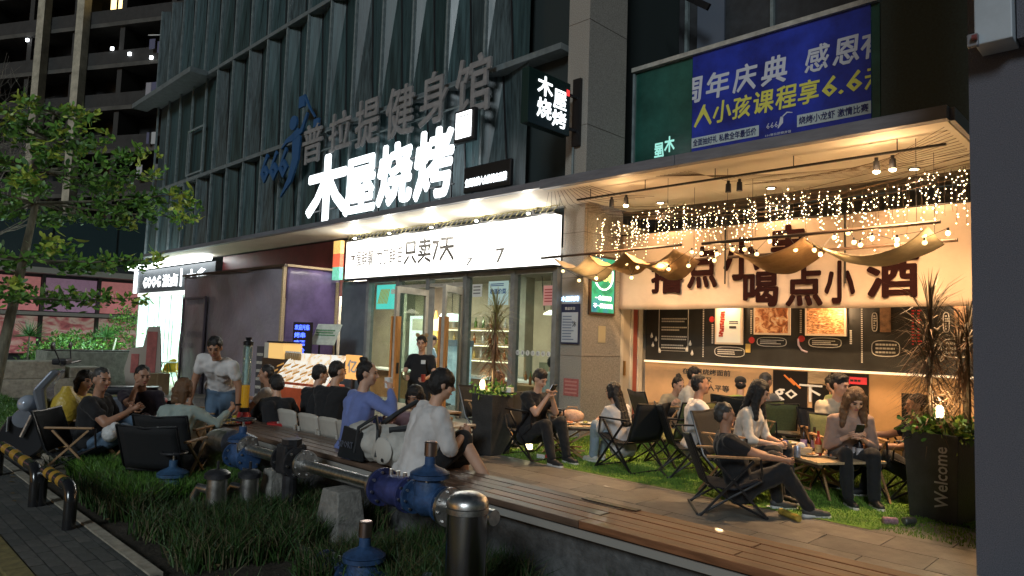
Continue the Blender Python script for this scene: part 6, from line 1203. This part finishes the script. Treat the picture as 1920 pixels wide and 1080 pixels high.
# ================================================================== pipes in the bed
blu = mat('valve_blue',(.03,.075,.18),.5,noise=(7,.6),bump=(30,.15)); blu2 = mat('valve_indigo',(.035,.045,.15),.5,noise=(7,.6)); cast = mat('cast_black',(.03,.03,.034),.4,noise=(14,.5))
pipe = thing('water_pipe','large shiny stainless water pipe running along the bench','pipe'); py = 2.9
M().tube([(-6.15,py,.43),(-5.55,py,.435)],.046,18).obj('tube',steel,pipe,True); M().tube([(-5.2,py,.435),(-4.1,py,.45)],.046,18).obj('tube',steel,pipe,True); M().tube([(-3.35,py,.455),(-2.95,py,.46)],.046,18).obj('tube',steel,pipe,True)
M().tube([(-7.0,py+.0,-.15),(-7.0,py,.15),(-6.96,py,.32),(-6.86,py,.42),(-6.70,py,.45),(-6.5,py,.45)],.115,18).obj('elbow',steel2,pipe,True)
def flange(par,x,y,z,r,mt,axis=(1,0,0),t=.025,bolts=8):
    M().lathe([(r*.4,-t/2),(r,-t/2),(r,t/2),(r*.4,t/2)],(x,y,z),24,axis).obj('flange',mt,par,True)
    m = M(); 
    for i in range(bolts):
        a = 6.283*i/bolts+.2
        if axis[0]: p = Vector((x,y+math.cos(a)*r*.8,z+math.sin(a)*r*.8)); m.cyl(p-Vector((t,0,0)),p+Vector((t,0,0)),.011,n=6)
        else: p = Vector((x+math.cos(a)*r*.8,y+math.sin(a)*r*.8,z)); m.cyl(p-Vector((0,0,t)),p+Vector((0,0,t)),.011,n=6)
    m.obj('bolts',steel2,par,kind='stuff')
for x,r,mt in ((-6.18,.10,steel2),(-5.14,.11,steel),(-4.12,.11,steel2),(-3.36,.12,steel)): flange(pipe,x,py,.445,r,mt)
cp = thing('pipe_coupling','black bolted square coupling on the stainless pipe','coupling'); M().box((-5.38,py,.46),(.16,.20,.24)).obj('body',cast,cp,bevel=.02); M().cyl((-5.38,py,.5),(-5.38,py,.62),.085,n=8).obj('cap',cast,cp); M().cyl((-5.38,py,.34),(-5.38,py,.05),.06,n=12).obj('stem',cast,cp); flange(cp,-5.27,py,.44,.125,cast,bolts=6); flange(cp,-5.49,py,.44,.12,cast,bolts=6)
for nm,x,w_ in (('concrete support block under the pipe near the black coupling',-5.62,.13),('broad concrete support block under the middle of the pipe',-4.62,.2)):
    t = thing('pipe_support',nm,'support',(x,py+.02,-.14)); M().add([(-w_,-.14,0),(w_,-.14,0),(w_,.14,0),(-w_,.14,0),(-w_*.55,-.10,.48),(w_*.55,-.10,.48),(w_*.55,.10,.48),(-w_*.55,.10,.48)],[(0,3,2,1),(4,5,6,7),(0,1,5,4),(1,2,6,5),(2,3,7,6),(3,0,4,7)]).obj('block',concrete,t,bevel=.01)
def valve(label,x,y,z,s,cap=True,wheel=False,mt=blu):
    t = thing('gate_valve',label,'valve',(x,y,z)); s *= .86; t.scale = (s,s,s)
    M().tube([(-.17,0,0),(-.10,0,0),(0,0,0),(.10,0,0),(.17,0,0)],[.085,.10,.125,.10,.085],18).obj('body',mt,t,True); flange(t,-.17,0,0,.13,mt); flange(t,.17,0,0,.13,mt)
    M().lathe([(.115,0),(.12,.10),(.10,.15),(.10,.17)],(0,0,.02),16).obj('bonnet',mt,t,True); flange(t,0,0,.185,.15,mt,(0,0,1),.03,6); M().lathe([(.15,0),(.12,.02),(.06,.045),(.042,.06),(.040,.12)],(0,0,.205),16).obj('neck',mt,t,True)
    if cap: M().lathe([(.040,0),(.048,.005),(.048,.105),(.040,.112)],(0,0,.325),14).obj('steel_cap',mat('cap_steel',(.55,.42,.38),.3,1),t,True)
    if wheel:
        M().cyl((0,0,.32),(0,0,.40),.012).obj('spindle',steel2,t); n = 20; M().tube([(.12*math.cos(6.283*i/n),.12*math.sin(6.283*i/n),.40) for i in range(n+1)],.012,6,False).obj('handwheel',cast,t,True)
        for a in (0,1.57,3.14,4.71): M().bar((0,0,.40),(.12*math.cos(a),.12*math.sin(a),.40),.014,.01).obj('spoke',cast,t)
    return t
valve('blue gate valve with steel cap on the big pipe left of the bollard',-3.56,py,.45,1.0)
t = thing('strainer','indigo ribbed blue coupling beside the capped valve','pipe fitting',(-3.9,py,.45)); M().tube([(-.17,0,0),(-.06,0,0),(.0,0,0),(.06,0,0),(.15,0,0)],[.085,.10,.105,.10,.085],18).obj('body',blu2,t,True); flange(t,-.17,0,0,.13,blu2); flange(t,.13,0,0,.12,blu2)
for a in range(6): M().tube([(-.12+.04*a,.105*math.cos(k),.105*math.sin(k)) for k in [i*.52 for i in range(13)]],.008,5,False).T if False else None
for k in (-.08,0,.08): M().cyl((k,0,.09),(k,0,.135),.014).obj('top_bolt',steel,t)
valve('blue gate valve with grey handwheel beside the steel elbow',-6.30,py,.34,1.0,False,True)
valve('pale blue valve with black handwheel standing in tall grass at left',-6.62,2.42,.02,1.05,False,True,mat('valve_pale',(.04,.10,.20),.55,noise=(7,.6)))
valve('small blue valve with steel cap low in the grass in front',-3.55,2.42,.03,.98)
valve('half buried dark blue valve below the big valve',-3.20,2.62,-.10,.85,False,False,mat('valve_dim',(.03,.06,.15),.5,noise=(9,.4)))
lp2 = thing('low_pipe','thin steel pipe running low through the grass to the small valve','pipe'); M().tube([(-5.4,2.5,.08),(-3.9,2.44,.03)],.028,12).obj('tube',steel,lp2,True); M().tube([(-3.4,2.42,.03),(-2.3,2.42,.03)],.028,12).obj('tube',steel,lp2,True)
lp3 = thing('low_pipe','second thin pipe behind the concrete support','pipe'); M().tube([(-6.0,3.1,.0),(-4.4,3.1,-.02)],.02,10).obj('tube',steel2,lp3,True)
fx = thing('pipe_fitting_low','indigo flanged fitting left of the small low valve','pipe fitting',(-3.86,2.43,.02)); M().tube([(-.13,0,0),(0,0,0),(.12,0,0)],[.07,.085,.07],16).obj('body',blu2,fx,True); flange(fx,-.12,0,0,.11,blu2); flange(fx,.11,0,0,.10,blu2)
for k in (-.04,.04): M().cyl((k,0,.075),(k,0,.11),.012).obj('top_bolt',steel,fx)
for lb,x,y,s in (('steel capped vent cylinder with side elbow, front one',-5.62,2.40,1.0),('steel capped vent cylinder with dark lid, rear one',-5.60,2.66,.95)):
    t = thing('vent_cylinder',lb,'vent',(x,y,-.08)); t.scale = (s,s,s); M().cyl((0,0,0),(0,0,.40),.078,n=20).obj('body',steel2,t,True); M().lathe([(.10,0),(.10,.035),(.07,.06),(.02,.07)],(0,0,.40),20).obj('lid',cast,t,True); M().cyl((0,0,.46),(0,0,.53),.012).obj('pin',cast,t)
    M().tube([(-.06,-.04,.30),(-.15,-.08,.31),(-.19,-.10,.24),(-.19,-.10,.10)],.034,12).obj('side_elbow',steel2,t,True)
bo = thing('steel_bollard','thick polished stainless bollard with domed cap in the foreground','bollard',(-2.66,2.42,-.15)); M().cyl((0,0,0),(0,0,.80),.103,n=32).obj('post',mat('bollard_steel',(.40,.38,.38),.17,1,noise=(3,.2),stretch=(1,1,.1)),bo,True); M().lathe([(.103,.0),(.110,.003),(.110,.028),(.103,.032)],(0,0,.77),32).obj('ring',steel2,bo,True); M().lathe([(.108,0),(.108,.02),(.095,.045),(.06,.065),(.01,.072)],(0,0,.803),32).obj('dome',steel,bo,True)
# low barriers
byl = mat('barrier_yellow',(.55,.30,.03),.35,coat=.3,noise=(10,.2)); bbk = mat('barrier_black',(.015,.015,.017),.22,coat=.5)
for lb,x0,x1,y in (('black and yellow tube barrier nearer the camera',-6.72,-6.05,1.46),('black and yellow tube barrier farther away by the scooter',-8.3,-6.95,1.42)):
    t = thing('parking_barrier',lb,'barrier'); z = .31; seg = 7; r = .045
    for i in range(seg):
        a = x0+(x1-x0)*i/seg; b = x0+(x1-x0)*(i+1)/seg; M().tube([(a,y,z),(b,y,z)],r,14,False).obj('band',[byl,bbk][i%2 == 0] if i not in (0,seg-1) else bbk,t,True)
    for s,x in ((1,x1),(-1,x0)): M().tube([(x,y,z),(x+s*.06,y,z-.012),(x+s*.10,y,z-.05),(x+s*.115,y,z-.11),(x+s*.115,y,-.03)],r,14,False).obj('leg',bbk,t,True)
# scooter
sc = thing('electric_scooter','silver grey scooter parked beside the left chair facing us','scooter',(-9.15,2.35,ZG),R(152)); sv = mat('scooter_silver',(.26,.28,.33),.22,.55,noise=(4,.1),coat=.6); sdk = mat('scooter_dark',(.02,.02,.024),.3)
for y,nm in ((.62,0),(-.62,1)):
    M().lathe([(.13,-.05),(.22,-.055),(.245,0),(.22,.055),(.13,.05)],(0,y,.245),24,(1,0,0)).obj('tyre',sdk,sc,True); M().lathe([(.02,-.04),(.13,-.03),(.13,.03),(.02,.04)],(0,y,.245),16,(1,0,0)).obj('rim',steel2,sc,True)
M().add([(-.17,.42,.42),(.17,.42,.42),(.20,.52,.78),(-.20,.52,.78),(-.13,.36,1.02),(.13,.36,1.02),(-.15,.34,.42),(.15,.34,.42),(.17,.40,.80),(-.17,.40,.80),(-.11,.27,1.0),(.11,.27,1.0)],[(0,1,2,3),(3,2,5,4),(6,9,8,7),(9,10,11,8),(0,3,9,6),(1,7,8,2),(3,4,10,9),(2,8,11,5),(4,5,11,10),(0,6,7,1)]).obj('front_shield',sv,sc,bevel=.03)
M().ell((0,.60,.62),(.14,.10,.10)).obj('headlight',mat('headlamp',(.5,.55,.65),.08,.3),sc,True); M().lathe([(.02,-.085),(.10,-.08),(.115,0),(.10,.08),(.02,.085)],(0,.62,.46),18,(1,0,0)).obj('front_mudguard',sv,sc,True)
M().box((0,.10,.32),(.26,.56,.09)).obj('footboard',sdk,sc,bevel=.02); M().add([(-.15,-.12,.36),(.15,-.12,.36),(.16,-.12,.70),(-.16,-.12,.70),(-.13,-.80,.58),(.13,-.80,.58),(.13,-.78,.76),(-.13,-.78,.76)],[(0,1,2,3),(5,4,7,6),(1,5,6,2),(4,0,3,7),(3,2,6,7),(4,5,1,0)]).obj('rear_body',sv,sc,bevel=.03)
M().box((0,-.42,.78),(.27,.66,.09)).obj('saddle',sdk,sc,bevel=.035); M().tube([(-.33,.20,1.10),(-.18,.26,1.08),(0,.30,1.06),(.18,.26,1.08),(.33,.20,1.10)],.018,8).obj('handlebar',sdk,sc,True); M().box((0,.30,1.10),(.22,.15,.07)).obj('dashboard',sdk,sc,bevel=.02)
for s in (1,-1): M().tube([(s*.2,.26,1.10),(s*.28,.30,1.24)],.007,6).obj('mirror_stem',sdk,sc); M().ell((s*.31,.31,1.28),(.065,.015,.045)).obj('mirror',sdk,sc,True); M().tube([(s*.10,.52,.5),(s*.09,.61,.26)],.022,8).obj('fork',steel2,sc)
M().box((.0,.75,.40),(.22,.01,.16)).obj('number_plate',mat('plate_grey',(.3,.3,.3),.5),sc); M().ell((0,-.80,.66),(.09,.03,.04)).obj('tail_light',mat('tail_red',(.4,.02,.02),.3),sc,True)
t = thing('yellow_bag','translucent yellow shopping bag hung on the scooter','bag',(-9.25,2.15,ZG+.40)); M().lathe([(.05,0),(.14,.04),(.17,.16),(.14,.28),(.07,.36),(.05,.42)],(0,0,0),14).obj('bag',mat('bag_yellow',(.55,.38,.05),.35,bump=(20,.8)),t,True)
t = thing('blue_helmet','pale blue riding helmet resting near the scooter footboard','helmet',(-9.45,2.1,ZG+.46)); M().ell((0,0,.09),(.12,.14,.12)).obj('shell',mat('helmet_blue',(.14,.30,.50),.25),t,True); M().box((0,.13,.04),(.18,.04,.03)).obj('visor',sdk,t)
for lb,x,y,w_,d in (('flat pale slab on the ground under the left chair',-9.5,2.15,.75,.35),('second flat slab beside the bed edge',-8.6,2.0,.7,.3)):
    t = thing('loose_slab',lb,'slab',(x,y,-.02),.05); M().box((0,0,.03),(w_,d,.06)).obj('slab',stn,t,bevel=.01)
t = thing('yellow_wrapper','small yellow wrapper on the soil behind the barrier','litter',(-7.9,1.75,.0)); M().box((0,0,.01),(.14,.07,.015),.4).obj('wrapper',mat('tube_yellow',(.4,.28,.05)),t)
